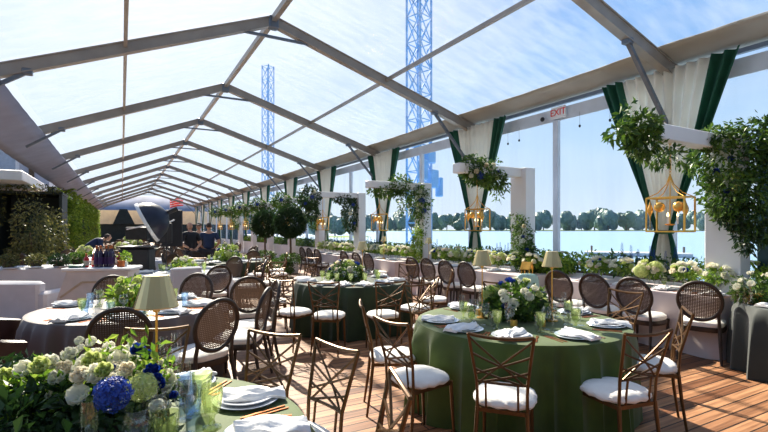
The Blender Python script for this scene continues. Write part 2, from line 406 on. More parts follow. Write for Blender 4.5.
k = e.new(.16); k.color = (.56, .75, .97, 1); k = e.new(.38); k.color = (.26, .50, .90, 1)
nt.links.new(sx.outputs['Z'], r.inputs['Fac'])
dp = N(nt, 'ShaderNodeVectorMath', operation='DOT_PRODUCT'); dp.inputs[1].default_value = sd; nt.links.new(tc.outputs['Generated'], dp.inputs[0])
def glow(lo, hi, pw):
    a = N(nt, 'ShaderNodeMapRange'); a.inputs['From Min'].default_value = lo; a.inputs['From Max'].default_value = hi
    nt.links.new(dp.outputs['Value'], a.inputs['Value'])
    b = N(nt, 'ShaderNodeMath', operation='POWER'); b.inputs[1].default_value = pw; nt.links.new(a.outputs[0], b.inputs[0]); return b
g1 = glow(.42, 1, 3.4)
# thin veils of cloud
mp = N(nt, 'ShaderNodeMapping'); mp.inputs['Scale'].default_value = (2.2, 2.2, 6); nt.links.new(tc.outputs['Generated'], mp.inputs[0])
cn = N(nt, 'ShaderNodeTexNoise'); cn.inputs['Scale'].default_value = 1.6; cn.inputs['Detail'].default_value = 6; nt.links.new(mp.outputs[0], cn.inputs['Vector'])
cr = N(nt, 'ShaderNodeMapRange'); cr.inputs['From Min'].default_value = .42; cr.inputs['From Max'].default_value = .75; cr.inputs['To Max'].default_value = .5; nt.links.new(cn.outputs['Fac'], cr.inputs['Value'])
m1 = N(nt, 'ShaderNodeMix', data_type='RGBA'); m1.inputs[7].default_value = (.80, .88, .98, 1)
nt.links.new(cr.outputs[0], m1.inputs[0]); nt.links.new(r.outputs['Color'], m1.inputs[6])
m2 = N(nt, 'ShaderNodeMix', data_type='RGBA'); m2.inputs[7].default_value = (1.12, 1.14, 1.18, 1)
nt.links.new(g1.outputs[0], m2.inputs[0]); nt.links.new(m1.outputs[2], m2.inputs[6])
ft = N(nt, 'ShaderNodeMapRange'); ft.interpolation_type = 'SMOOTHSTEP'; ft.inputs['From Min'].default_value = -.35; ft.inputs['From Max'].default_value = .30
ft.inputs['To Min'].default_value = .28; ft.inputs['To Max'].default_value = .98; nt.links.new(dp.outputs['Value'], ft.inputs['Value'])
nt.links.new(m2.outputs[2], bg.inputs[0]); nt.links.new(ft.outputs[0], bg.inputs[1])
vs = scene.view_settings; vs.view_transform = 'Standard'; vs.look = 'None'; vs.exposure = .14; vs.gamma = 1; vs.use_curve_mapping = False

# ------------------------------------------------------------------ tent shell
XR, XL, XM = 7.93, -2.57, 2.68; ZR, ZE, ZEL = 5.94, 4.29, 3.87; SL = (ZR-ZE)/(XR-XM); SLL = (ZR-ZEL)/(XM-XL)
FY = [-.64+5*n for n in range(13)]
def roofz(x): return ZR-(SL*(x-XM) if x > XM else SLL*(XM-x))
struct(MB().box((1.6, 28, -.05), (13.4, 66, .1)).build('floor', deck, smooth=False))
ground = MB(); ground.box((-38, 40, -.35), (66, 160, .5)); struct(ground.build('ground', mat('grass_ground', (.12, .13, .06), .9, 0, .3, .5), smooth=False))
wt = MB().box((1000, 300, -1.05), (2400, 3000, .1)).build('water', water, smooth=False); struct(wt)
def roofpanel(name, x0, x1, m, dz=0.):
    mb = MB(); n = 26
    for i in range(12):
        y0, y1 = FY[i]+.04, FY[i+1]-.04
        def fn(u, v, y0=y0, y1=y1):
            x = x0+(x1-x0)*u; y = y0+(y1-y0)*v
            return (x, y, roofz(x)+dz-.07*sin(PI*v)*(.6+.4*sin(u*9+i)) + .006*sin(u*70+2*sin(v*5)))
        mb.grid(fn, 40, 6)
    return struct(mb.build(name, m))
roofpanel('ceiling', XM, 7.38, vroof); roofpanel('ceiling', -1.66, XM, vroof)
def strip(name, x0, x1, m):
    mb = MB()
    def fn(u, v):
        x = x0+(x1-x0)*u; y = FY[0]+60*v
        return (x, y, roofz(x)+(.012 if x0 > 0 else -.27)-.02*abs(sin(v*PI*12))+.004*sin(v*420+u*3))
    mb.grid(fn, 4, 480); o = mb.build(name, m); md = o.modifiers.new('thick', 'SOLIDIFY'); md.thickness = .01; return struct(o)
strip('trim_1', 7.38, 7.98, eavefab); strip('trim_2', -2.62, -1.66, lefab)
# header band, eave rail, base rail of the clear right wall
struct(MB().box((7.93, 29.4, 3.98), (.03, 60, .26)).build('trim_3', headm, smooth=False))
struct(MB().box((7.90, 29.4, 4.20), (.07, 60, .07)).build('trim_4', bracem, smooth=False))
struct(MB().box((7.93, 29.4, .06), (.05, 60, .12)).build('baseboard_right', headm, smooth=False))
struct(MB().box((7.93, 29.4, .42), (.035, 60, .6)).build('wall_right', headm, smooth=False))
for i in range(12):
    mb = MB()
    y0, y1 = FY[i]+.06, FY[i+1]-.06
    mb.grid(lambda u, v: (7.95+.015*sin(u*23+i)*(sin(PI*v)), y0+(y1-y0)*u, .72+3.15*v), 40, 6)
    wn = struct(mb.build('window_%d' % (i+1), vwall))
    MB().bbox((7.9, (y0+y1)/2-.14, 1.93), (.1, .13, 3.86), .012).build('mullion', headm, wn)
# arches
ORD = ['', 'the nearest, its brace crossing the nearest drape', 'the second, crossing the top left of the picture', 'third arch from the front', 'fourth arch from the front', 'fifth arch from the front', 'sixth arch from the front', 'seventh arch from the front', 'eighth arch from the front', 'ninth arch from the front', 'tenth arch from the front', 'eleventh arch from the front', 'last arch at the far gable end']
def make_arch():
    t = thing('tent_arch', '', 'tent frame')
    for s, xe in ((1, XR), (-1, XL)):
        ze = ZE if s > 0 else ZEL
        a = (XM, 0, ZR-.13); b = (xe-s*.02, 0, ze-.13)
        mb = MB().bar(a, b, .10, .19)
        mb.bar((XM, 0, ZR-.035), (xe, 0, ze-.035), .15, .02).bar((XM, 0, ZR-.225), (xe-s*.1, 0, ze-.2), .14, .018)
        mb.build('rafter', alu, t, False)
        if s > 0: MB().bbox((xe-s*.08, 0, ze/2-.07), (.13, .13, ze-.15), .012).build('upright', headm, t)
        xb = xe-s*1.25
        br = MB().bar((xb, 0, roofz(xb)-.24), ((xe-s*.12, 0, ze-1.09) if s > 0 else (-2.05, 0, 3.62)), .06, .06).build('brace', bracem, t, False)
        MB().bbox((xb, 0, roofz(xb)-.235), (.14, .12, .1), .01).build('bracket', bracem, br)
    MB().bar((XM-1.07, 0, ZR-.45), (XM+1.07, 0, ZR-.45), .045, .05).build('collar_tie', bracem, t, False)
    MB().bbox((XM, 0, ZR-.16), (.2, .17, .26), .02).build('ridge_bracket', bracem, t)
    return t
arch = make_arch()
for i, y in enumerate(FY):
    if i == 0: continue
    o = use(arch, (0, y, 0), 0, 'grey aluminium tent arch, '+ORD[i], 'tent arches')
    if i == 1: AR1 = o
for x, nm, lb in ((XM, 'ridge_beam', 'grey ridge beam running the length of the tent roof'), (XM+2.62, 'roof_purlin', 'grey roof purlin halfway down the right roof slope'), (XM-2.62, 'roof_purlin', 'grey roof purlin halfway down the left roof slope')):
    wd = .10 if x == XM else .06
    o = MB().bar((x, FY[0], roofz(x)-.10), (x, FY[-1], roofz(x)-.10), wd, wd*1.2).build(nm, alu, smooth=False); tag(o, lb, 'roof beam')
# ------------------------------------------------------------------ drapes on the right side
def make_drape():
    t = thing('curtain', '', 'curtain')
    ZT, ZW = 4.17, 1.55
    def hw(z):
        if z >= ZW:
            q = (z-ZW)/(ZT-ZW); return .11+.93*q**.93
        q = (ZW-z)/ZW; return .11+.27*q**.7
    def sheet(u0, u1, m, name, nu, off):
        mb = MB()
        def fn(a, v):
            u = u0+(u1-u0)*a; z = ZT*(1-v)+.02; h = hw(z)
            fr = 38; amp = .06*(.3+.7*h)
            sag = 0
            return (7.70-off+amp*sin(u*fr+.7*sin(z*1.3+u*3))+.015*sin(u*11+z), u*h, z)
        mb.grid(fn, nu, 36); o = mb.build(name, m, t); md = o.modifiers.new('thick', 'SOLIDIFY'); md.thickness = .006
    sheet(-.80, .80, cream, 'cream_panel', 220, 0)
    sheet(-1.06, -.70, greend, 'green_border', 44, .05); sheet(.70, 1.06, greend, 'green_border', 44, .05)
    MB().lathe([(.13, -.03), (.145, 0), (.13, .03)], 20, (7.69, 0, ZW)).build('tie_band', greend, t)
    return t
dr = make_drape()
DL = ['nearest cream and green swag drape, behind the lantern on the right', 'cream and green swag drape left of the EXIT sign', 'cream and green swag drape behind the arch stand in the middle', 'cream and green swag drape beside the leafy ball trees']
for i in range(1, 13):
    lb = DL[i-1] if i <= 4 else 'cream and green swag drape far down the right side of the tent'
    use(dr, (0, {1: 4.38, 2: 9.0, 3: 13.7, 4: 18.7}.get(i, FY[i]-.8), 0), 0, lb, 'swag drapes on the tent posts')
# exit sign
def text_mesh(body, size, m, name, ext=.004):
    cu = bpy.data.curves.new(name, 'FONT'); cu.body = body; cu.size = size; cu.extrude = ext; cu.align_x = 'CENTER'; cu.align_y = 'CENTER'
    o = bpy.data.objects.new(name, cu); COL.objects.link(o); bpy.context.view_layer.update()
    me = bpy.data.meshes.new_from_object(o.evaluated_get(bpy.context.evaluated_depsgraph_get())); bpy.data.objects.remove(o); me.materials.clear(); me.materials.append(m); return me
ex = thing('exit_sign', 'white sign with red EXIT letters on the header above the white wall post', 'sign', (7.84, 6.62, 4.0))
MB().bbox((0, 0, 0), (.03, .36, .24), .006).build('sign_box', whitep, ex)
link('lettering', text_mesh('EXIT', .19, redm, 'lettering'), ex, (-.02, 0, 0), (PI/2, 0, -PI/2))
MB().ell((.0, .42, -.06), (.04, .05, .05)).build('emergency_lamp', blackp, ex)
# bulbs string by the header
for i, (y, z) in enumerate(((6.1, 3.62), (7.7, 3.6), (5.45, 3.6), (8.05, 3.58), (3.0, 3.3))):
    t = thing('pendant_bulb', 'small dark bulb hanging from the header of the clear wall', 'bulb', (7.83, y, z), 0, 'bulbs under the right header')
    MB().ell((0, 0, 0), (.022, .022, .03)).build('bulb', blackp, t); MB().tube([(0, 0, .02), (0, 0, 3.9-z)], .003, 4).build('wire', blackp, t)

# ------------------------------------------------------------------ floral hook stands with lanterns
def make_stand():
    t = thing('arch_stand', '', 'stand')
    MB().bbox((6.98, 0, 1.4), (.26, .42, 2.8), .01).build('column', whitep, t)
    MB().bbox((6.08, 0, 2.71), (1.55, .2, .18), .01).build('arm', whitep, t)
    MB().bbox((6.98, 0, .03), (.5, .6, .06), .01).build('foot', whitep, t)
    return t
def make_lantern():
    t = thing('lantern', '', 'chandelier')
    w_, l_, h_ = .22, .44, .40
    mb = MB(); r_ = .008
    cs = [(sx*w_/2, sy*l_/2) for sx in (-1, 1) for sy in (-1, 1)]
    for (x, y) in cs: mb.bar((x, y, -h_/2), (x, y, h_/2), r_*2, r_*2)
    for z in (-h_/2, h_/2):
        for sx in (-1, 1): mb.bar((sx*w_/2, -l_/2, z), (sx*w_/2, l_/2, z), r_*2, r_*2)
        for sy in (-1, 1): mb.bar((-w_/2, sy*l_/2, z), (w_/2, sy*l_/2, z), r_*2, r_*2)
    mb.build('frame', gold, t, False)
    mb = MB()
    for (x, y) in cs: mb.tube([(x, y, h_/2), (x*.55, y*.5, h_/2+.06), (x*.15, y*.15, h_/2+.16), (0, 0, h_/2+.28)], .006, 6)
    mb.tube([(0, 0, h_/2+.27), (0, 0, -.12)], .007, 6); mb.build('yoke', gold, t)
    mb = MB(); z = h_/2+.27
    while z < 2.62-1.79: mb.tube([(0, .012*cos(a), z+.02+.018*sin(a)) for a in [k*PI/4 for k in range(8)]], .004, 5, closed=True); z += .032
    mb.build('chain', gold, t)
    for y in (-.12, .10): MB().ell((-.04, y, .09), (.062, .062, .062), 16, 12).build('globe', amber, t)
    for y in (-.20, .21):
        mb = MB().lathe([(.001, .12), (.012, .08), (.034, .02), (.034, -.01), (.008, -.07), (.001, -.12)], 10, (-.05, y, .05)); mb.tube([(-.05, y, -.2), (-.05, y, .2)], .003, 4); mb.build('drop', amber, t)
    for j, (x, y) in enumerate(((.05, -.06), (.05, .05), (-.05, 0))):
        c = MB().tube([(x, y, -.11), (x, y, -.02)], .010, 8).build('candle', seatm, t)
        MB().lathe([(.001, .05), (.009, .025), (.011, .008), (.006, 0)], 8, (x, y, -.02)).build('flame_bulb', bulb, c)
    MB().lathe([(.001, -.13), (.05, -.125), (.06, -.11)], 12).build('candle_dish', gold, t)
    return t
stand = make_stand(); lant = make_lantern()
SY = [3.16, 6.77, 10.3, 14.1, 17.7, 21.3, 24.9, 28.5, 32.1]
SLB = ['nearest white hook-shaped stand, wreathed in greenery at the right edge', 'white hook-shaped stand with flowers on its arm, left of the white wall post', 'white hook-shaped stand with a trailing floral garland in the middle', 'white hook-shaped stand right of the leafy ball trees']
LLB = ['largest gold box lantern, hanging at the right over the long table', 'gold box lantern hanging left of the EXIT sign under blue and cream flowers', 'gold box lantern hanging in the middle beside the garlanded stand', 'gold box lantern hanging right of the leafy ball trees']
for i, y in enumerate(SY):
    use(stand, (0, y, 0), 0, SLB[i] if i < 4 else 'white hook-shaped stand far down the right side', 'hook-shaped stands')
    use(lant, (5.66+(.15 if i == 1 else 0), y, 1.77), 0, LLB[i] if i < 4 else 'small gold box lantern far down the right side', 'gold box lanterns')
def garland(label, loc, blobs, n, L=.075, flowers=(), m=lgt, group='garlands on the hook stands', droop=.3, extra=None):
    t = thing('floral_garland', label, 'flower garland', loc, 0, group)
    leaves('foliage', t, blobs, n, L, m, droop=droop, shell=.35)
    mb = MB()
    for b in blobs:
        for k in range(4):
            a = random.random()*2*PI; mb.tube([(b[0], b[1], b[2]), (b[0]+b[3]*.6*cos(a), b[1]+b[4]*.6*sin(a), b[2]+b[5]*random.uniform(-.9, .9))], .004, 4)
    mb.build('twigs', stemm, t)
    for (k, p, s) in flowers: fl(t, k, p, s, (-.7+random.uniform(-.3, .3), -.7, .2))
    return t
g0 = 3.16
garland('leafy clump at the camera-side end of the nearest stand arm', (5.1, g0, 2.72), [(0, 0, .02, .17, .2, .17), (.0, .0, -.14, .16, .16, .18), (-.22, .1, -.04, .14, .16, .10, .03), (.3, 0, -.22, .25, .14, .18, .03), (.6, 0, -.28, .25, .12, .14, .02), (-.1, .1, .2, .14, .14, .12, .01)], 1100, .085, m=lgt)
fls = [('b', (-.25, -.12, -.15), 1.5), ('b', (-.33, .0, -.3), 1.6), ('g', (-.2, -.15, -.38), 1.5), ('g', (-.18, -.16, -.52), 1.5), ('b', (-.3, -.1, -.55), 1.3), ('w', (-.2, -.2, -.28), 1.3), ('b', (-.2, -.1, -.75), 1.2)]
garland('huge leafy bower with blue flowers around the head of the nearest column', (6.9, g0-.05, 2.62), [(-.1, 0, -.1, .38, .42, .42), (-.2, -.1, -.55, .28, .32, .35), (.2, -.35, .12, .4, .45, .3), (.25, -.6, .0, .3, .35, .4), (0, -.35, -.75, .25, .35, .45), (-.35, 0, .12, .25, .2, .14), (.2, -.6, -.4, .16, .2, .25, .06)], 5200, .085, flowers=fls, m=lgt)
garland('dark creeper hanging down over the front of the nearest column', (6.75, g0-.2, 1.75), [(0, -.1, 0, .14, .22, .22), (0, -.12, -.25, .1, .14, .2), (0, .1, .1, .1, .14, .25)], 700, .08, m=ldk)
g1 = 6.77
fa = [('H', (-.1, -.16, -.08), 1.0), ('w', (.12, -.2, .06), 1.7), ('w', (.2, -.18, .12), 1.5), ('c', (-.22, -.2, -.02), 1.5), ('c', (0, -.22, .1), 1.5), ('g', (.3, -.15, -.12), 1.4), ('w', (-.3, -.15, -.1), 1.4), ('b', (.32, -.15, 0), 1.4)]
garland('bushy spray of blue and cream flowers on the stand arm left of the EXIT sign', (5.85, g1, 2.66), [(0, 0, 0, .32, .28, .22), (-.2, 0, .1, .22, .2, .2), (.35, 0, -.1, .25, .22, .2), (.5, 0, -.2, .15, .2, .3, .05), (.2, 0, .22, .4, .12, .08, .02)], 1900, .085, flowers=fa, m=lgt)
garland('ivy climbing the foot of the stand column left of the EXIT sign', (6.82, g1-.1, 1.3), [(0, -.05, 0, .18, .2, .55), (0, -.2, -.3, .2, .2, .35), (-.05, .1, .45, .1, .1, .2, .02)], 1700, .075, m=lgt, flowers=[('c', (-.1, -.2, .35), 1.3), ('b', (-.1, -.25, -.1), 1.4), ('b', (-.14, -.2, .15), 1.2)])
g2 = 10.3
fb = [('H', (.55, -.2, -.35), 1.2), ('w', (.5, -.22, -.12), 1.8), ('w', (.62, -.22, -.2), 1.8), ('g', (.68, -.2, -.45), 1.7), ('w', (.45, -.22, -.45), 1.6), ('H', (.62, -.2, -.6), 1.)]
garland('garland trailing over the arm and down the column of the middle stand', (6.25, g2, 2.68), [(0, 0, .05, .3, .25, .25), (-.4, 0, -.1, .35, .2, .18), (.55, -.05, -.35, .32, .28, .45), (.1, 0, -.3, .12, .12, .35, .06), (.65, -.1, -.95, .12, .15, .35, .06), (-.75, 0, -.16, .18, .12, .1, .02)], 2600, .09, flowers=fb, m=lgt)
garland('creeper on the lower column of the middle stand', (6.72, g2-.1, 1.2), [(0, 0, 0, .12, .14, .5)], 500, .085, m=lbr)
g3 = 14.1
garland('dark floral ball on the arm end of the stand right of the ball trees', (5.2, g3, 2.6), [(0, 0, 0, .35, .3, .38), (.1, 0, -.45, .2, .2, .3)], 1300, .1, flowers=[('H', (0, -.25, 0), .9), ('H', (-.2, -.2, -.2), .7), ('w', (.1, -.25, .15), 1.7)], m=ldk)
garland('foliage hanging down beside the column right of the ball trees', (6.65, g3, 2.1), [(0, 0, 0, .3, .2, .6), (-.3, 0, .5, .35, .18, .14)], 1500, .1, flowers=[('H', (0, -.2, .3), .8), ('w', (-.1, -.2, 0), 1.9), ('H', (.05, -.2, -.3), .7)], m=ldk)
gp = garland('', (0, 0, 0), [(5.4, 0, 2.7, .4, .3, .3), (6.3, 0, 2.65, .5, .25, .25), (6.75, 0, 2.1, .3, .25, .5)], 1500, .12, flowers=[('H', (5.3, -.3, 2.7), .9), ('w', (5.5, -.3, 2.8), 2.2), ('w', (6.7, -.25, 2.2), 2.2), ('c', (6.7, -.25, 2.5), 1.9)], m=lgt)
for y in SY[4:]: use(gp, (0, y, 0), 0, 'leafy garland with pale flowers on a far hook stand', 'far garlands')

sc_ = thing('folding_screen', 'dark teal panel screen behind the nearest column at the right edge', 'screen', (7.55, 2.62, 0))
for k in range(2): MB().bbox((.05*k, -.5*k+.18, 1.46), (.05, .5, 2.92), .01).build('panel', mat('teal_panel_%d' % k, (.012, .05, .06), .3, 0, .3, 3), sc_)
MB().tube([(-.04, -.07, 0), (-.04, -.07, 2.9)], .015, 6).build('hinge_post', blackp, sc_)

# ------------------------------------------------------------------ chairs
def make_gold_chair():
    t = thing('lattice_chair', '', 'chair')
    def bp(u, v):   # back plane, u -1..1, v 0 at lower rail, 1 top
        wv = .158+.042*v; return (u*wv, -.205-.075*v+.012*(1-u*u)*-1, .62+.31*v)
    for s in (-1, 1):
        MB().tube([(s*.175, -.25, 0), (s*.165, -.215, .25), (s*.155, -.195, .45)], [.010, .013, .014], 8).build('leg', bronze, t)
        MB().tube([(s*.17, .20, 0), (s*.165, .185, .25), (s*.16, .175, .45)], [.010, .013, .014], 8).build('leg', bronze, t)
        MB().tube([(s*.155, -.195, .44), (s*.155, -.20, .55), (s*.158, -.205, .62), (s*.178, -.245, .78), (s*.20, -.285, .94)], .0105, 8).build('back_post', bronze, t)
        MB().tube([(s*.10, -.195, .45), (s*.10, -.215, .63)], .008, 6).build('back_spindle', bronze, t)
    MB().tube([(u*.20, -.285-.012*(1-u*u), .94-.018*(1-u*u)) for u in [-1+.25*k for k in range(9)]], .011, 8).build('top_rail', bronze, t)
    mb = MB(); mb.tube([bp(u, 0) for u in (-1, -.5, 0, .5, 1)], .009, 6)
    for s in (-1, 1):
        for (v0, u1, v1) in ((.97, .86, 0.), (.62, 1., .16), (.28, .80, 0.)):
            pts = []
            for k in range(7):
                q = k/6; u = -1+(u1+1)*q; v = v0+(v1-v0)*(q**.9); pts.append(bp(s*u, v))
            mb.tube(pts, .0072, 6)
    mb.build('lattice', bronze, t)
    mb = MB()
    for a, b in (((-.158, -.19), (.158, -.19)), ((-.158, .175), (.158, .175)), ((-.158, -.19), (-.158, .175)), ((.158, -.19), (.158, .175))):
        mb.bar((a[0], a[1], .435), (b[0], b[1], .435), .02, .025)
    mb.build('seat_frame', bronze, t, False)
    mb = MB(); prof = []
    nn = 48; rings = []
    for (r, z) in ((.001, .522), (.08, .524), (.14, .520), (.18, .508), (.203, .487), (.205, .470), (.195, .455), (.15, .448), (.001, .448)):
        ring = []
        for j in range(nn):
            a = 2*PI*j/nn; q = (abs(cos(a))**3+abs(sin(a))**3)**(-1/3.)
            rr = r*min(q, 1.16)*(1+(.012*sin(a*16+r*20) if r > .17 else 0)); ring.append((rr*cos(a), rr*sin(a)-.005, z+(.004*sin(a*12) if r > .18 else 0)))
        rings.append(ring)
    mb.loft(rings); mb.build('seat_cushion', seatm, t)
    return t
def make_cane_chair():
    t = thing('cane_back_chair', '', 'chair')
    ln = math.radians(11); C = Vector((0, -.255, .735))
    def bk(a, rx, rz, off=0):
        x = rx*cos(a); z = rz*sin(a)
        return (x, C.y-z*sin(ln)+off-.02*(1-(x/.26)**2), C.z+z*cos(ln))
    MB().tube([bk(2*PI*k/40, .225, .235) for k in range(40)], .021, 10, closed=True).build('oval_frame', walnut, t)
    mb = MB()
    rings = []
    for q in (.001, .35, .7, .95): rings.append([bk(2*PI*k/36, .215*q, .225*q) for k in range(36)])
    mb.loft(rings, cap=False); mb.build('cane_panel', cane, t)
    for s in (-1, 1):
        MB().tube([(s*.22, -.30, 0), (s*.205, -.25, .22), (s*.195, -.22, .40)], [.014, .018, .022], 8).build('leg', walnut, t)
        MB().tube([(s*.195, -.22, .38), (s*.19, -.22, .48), (s*.185, -.235, .56), (s*.19, C.y+.012, .62)], [.020, .018, .018, .019], 8).build('back_post', walnut, t)
        MB().tube([(s*.20, .21, 0), (s*.20, .21, .10), (s*.20, .21, .30), (s*.20, .21, .34), (s*.20, .21, .42)], [.011, .014, .021, .016, .026], 10).build('leg', walnut, t)
    mb = MB(); rings = []
    def sq(w, d, z, k=0.): 
        return [((w*math.copysign(abs(cos(a))**.55, cos(a)))*(1-.08*(sin(a) < 0)*abs(sin(a))), d*math.copysign(abs(sin(a))**.55, sin(a)), z) for a in [2*PI*j/36 for j in range(36)]]
    mb.loft([sq(.232, .225, .36), sq(.236, .23, .37), sq(.236, .23, .415), sq(.232, .225, .42)]); mb.build('apron', walnut, t)
    mb = MB(); mb.loft([sq(.225, .22, .42), sq(.235, .23, .44), sq(.232, .228, .47), sq(.20, .20, .492), sq(.10, .10, .50), sq(.001, .001, .501)]); mb.build('seat_cushion', seatm, t)
    return t
gch = make_gold_chair(); cch = make_cane_chair()
def face(x, y, tx, ty): return math.atan2(ty-y, tx-x)-PI/2
def gchair(x, y, tgt, label, group='bronze lattice-back chairs', sc=1.): return use(gch, (x, y, 0), face(x, y, *tgt), label, group)
def cchair(x, y, tgt, label, group='oval cane-back chairs'): return use(cch, (x, y, 0), face(x, y, *tgt), label, group)

# ------------------------------------------------------------------ tables
TZ = .762
def round_cloth(x, y, R, m, label, seed=0, name='tablecloth', nf=26):
    rnd = random.Random(seed); n = 420; ph = [rnd.random()*6.28 for _ in range(5)]
    mb = MB(); rings = []
    def ring(r0, z, t):
        out = []
        for j in range(n):
            a = 2*PI*j/n
            f = (1-2*abs(sin(a*nf/2+1.5*sin(a*3+ph[0])+ph[1])))*.7+sin(a*(nf//2+3)+ph[2])*.6+sin(a*7+ph[3])*.4
            rr = r0+t*(.062*f+.05)
            out.append((x+rr*cos(a), y+rr*sin(a), z))
        return out
    for r in (.001, .3, .6, .85, .97): rings.append(ring(R*r, TZ, 0))
    rings.append(ring(R, TZ-.006, .02)); rings.append(ring(R+.008, TZ-.03, .08))
    for k in range(1, 11):
        z = (TZ-.03)*(1-k/10)+.006; t = .12+.88*(k/10)**.5; rings.append(ring(R+.01, z, t))
    mb.loft(rings, cap=False); o = mb.build(name, m); return tag(o, label, 'tablecloth')
def round_table(x, y, R, label):
    t = thing('round_table', label, 'table', (x, y, 0), 0, 'round tables under cloths')
    MB().lathe([(.001, TZ-.045), (R-.03, TZ-.045), (R-.02, TZ-.03), (R-.03, TZ-.008), (.001, TZ-.008)], 40).build('tabletop', walnut, t)
    for k in range(4):
        a = PI/4+k*PI/2; MB().tube([(.45*cos(a), .45*sin(a), TZ-.05), (.5*cos(a), .5*sin(a), 0)], .018, 8).build('leg', blackp, t)
def rect_cloth(x0, x1, y0, y1, m, label, seed=3):
    rnd = random.Random(seed); mb = MB(); pts = []
    step = .045; per = []
    def side(ax, ay, bx, by):
        L = math.hypot(bx-ax, by-ay); k = int(L/step)
        for i in range(k): per.append((ax+(bx-ax)*i/k, ay+(by-ay)*i/k, (by-ay)/L, -(bx-ax)/L))
    side(x0, y0, x1, y0); side(x1, y0, x1, y1); side(x1, y1, x0, y1); side(x0, y1, x0, y0)
    cx, cy = (x0+x1)/2, (y0+y1)/2; rings = []; 
    def ring(s, z, t):
        out = []
        for i, (px, py, nx, ny) in enumerate(per):
            f = sin(i*.62+1.7*sin(i*.11))*.6+sin(i*.21+2)*.4
            out.append((cx+(px-cx)*s+nx*t*(.03*f+.03), cy+(py-cy)*s+ny*t*(.03*f+.03), z))
        return out
    for s in (.001, .5, .98): rings.append(ring(s, TZ, 0))
    rings.append(ring(1, TZ-.008, 0))
    for k in range(1, 9): rings.append(ring(1, (TZ-.01)*(1-k/8)+.006, (k/8)))
    mb.loft(rings, cap=False); return tag(mb.build('tablecloth', m), label, 'tablecloth')
def long_table(x0, x1, y0, y1, label):
    t = thing('banquet_table', label, 'table', ((x0+x1)/2, (y0+y1)/2, 0), 0, 'long banquet tables under cloths')
    a, b = (x1-x0)/2-.03, (y1-y0)/2-.03
    MB().bbox((0, 0, TZ-.03), (2*a, 2*b, .04), .008).build('tabletop', walnut, t)
    for sx in (-1, 1):
        for sy in (-1, 1): MB().tube([(sx*(a-.1), sy*(b-.1), TZ-.05), (sx*(a-.1), sy*(b-.1), 0)], .018, 8).build('leg', blackp, t)

# tableware (shared meshes)
def lathem(name, prof, m, n=20): return MB().lathe(prof, n).mesh(name, m)
CHARG = lathem('charger', [(.001, .003), (.10, .003), (.115, .006), (.155, .016), (.157, .018), (.155, .020), (.112, .010), (.001, .008)], charg, 32)
PLATE = lathem('dinner_plate', [(.001, .002), (.075, .002), (.09, .006), (.132, .018), (.134, .020), (.132, .022), (.088, .012), (.001, .008)], china, 32)
def stemware(name, m, bowl, stem, r, foot=.034):
    H0 = stem; p = [(.001, 0), (foot, .001), (foot, .003), (.006, .010), (.0045, .03), (.0045, stem-.015), (.009, stem)]
    p += [(r*k, stem+bowl*z) for k, z in r_prof[name]]
    p += [(r*k-.0015, stem+bowl*z+.0006) for k, z in reversed(r_prof[name][1:])] + [(.001, stem+.006)]
    return lathem(name, p, m, 20)
r_prof = {'wine_glass': [(.35, .04), (.8, .22), (1, .45), (.97, .7), (.80, 1)], 'champagne_flute': [(.3, .03), (.75, .2), (1, .5), (1, .75), (.92, 1)],
          'green_goblet': [(.5, .03), (.72, .2), (.85, .5), (.95, .8), (1, 1)]}
WINE = stemware('wine_glass', clearg, .10, .09, .042); FLUTE = stemware('champagne_flute', clearg, .15, .08, .026, .03)
def goblet_mesh():
    mb = MB(); n = 24; rings = []
    for (r, z) in ((.001, 0), (.034, .002), (.034, .005), (.012, .014), (.009, .03), (.012, .045), (.026, .058), (.033, .085), (.037, .12), (.041, .158), (.0395, .158), (.033, .1), (.022, .064), (.001, .056)):
        k = .0016 if .05 < z < .14 else 0
        rings.append([((r+k*(1 if j % 2 else -1))*cos(2*PI*j/n), (r+k*(1 if j % 2 else -1))*sin(2*PI*j/n), z) for j in range(n)])
    mb.loft(rings, cap=False); return mb.mesh('green_goblet', greeng, False)
GOB = goblet_mesh()
def tumbler_mesh(m, name):
    mb = MB(); n = 20; mb.loft([[((r+(.0013 if (j % 2 and .02 < z < .1) else 0))*cos(2*PI*j/n), (r+(.0013 if (j % 2 and .02 < z < .1) else 0))*sin(2*PI*j/n), z) for j in range(n)] for (r, z) in ((.001, 0), (.028, .001), (.030, .03), (.033, .08), (.036, .125), (.034, .125), (.029, .05), (.026, .012), (.001, .010))], cap=False)
    return mb.mesh(name, m, False)
TUMB = tumbler_mesh(blueg, 'tumbler'); TUMC = tumbler_mesh(clearg, 'tumbler')
def cut_mesh(kind):
    mb = MB()
    if kind == 'knife': mb.loft([[(x-w_, y, z_) for (w_, z_) in ((0, .001), (.0, .005))]+[(x+w_, y, z_) for (w_, z_) in ((ww, .005), (ww, .001))] for (x, y, ww) in ((0, -.11, .009), (0, -.02, .008), (0, .0, .006), (0, .03, .013), (0, .09, .012), (.004, .115, .002))])
    else:
        mb.loft([[(-w_, y, .001), (-w_, y, .004), (w_, y, .004), (w_, y, .001)] for (y, w_) in ((-.11, .008), (-.03, .005), (.03, .004), (.055, .011))])
        for k in (-1, 0, 1): mb.bar((k*.008, .05, .003), (k*.008, .10, .003), .003, .003)
    return mb.mesh(kind, copper, False)
KNIFE = cut_mesh('knife'); FORK = cut_mesh('fork')
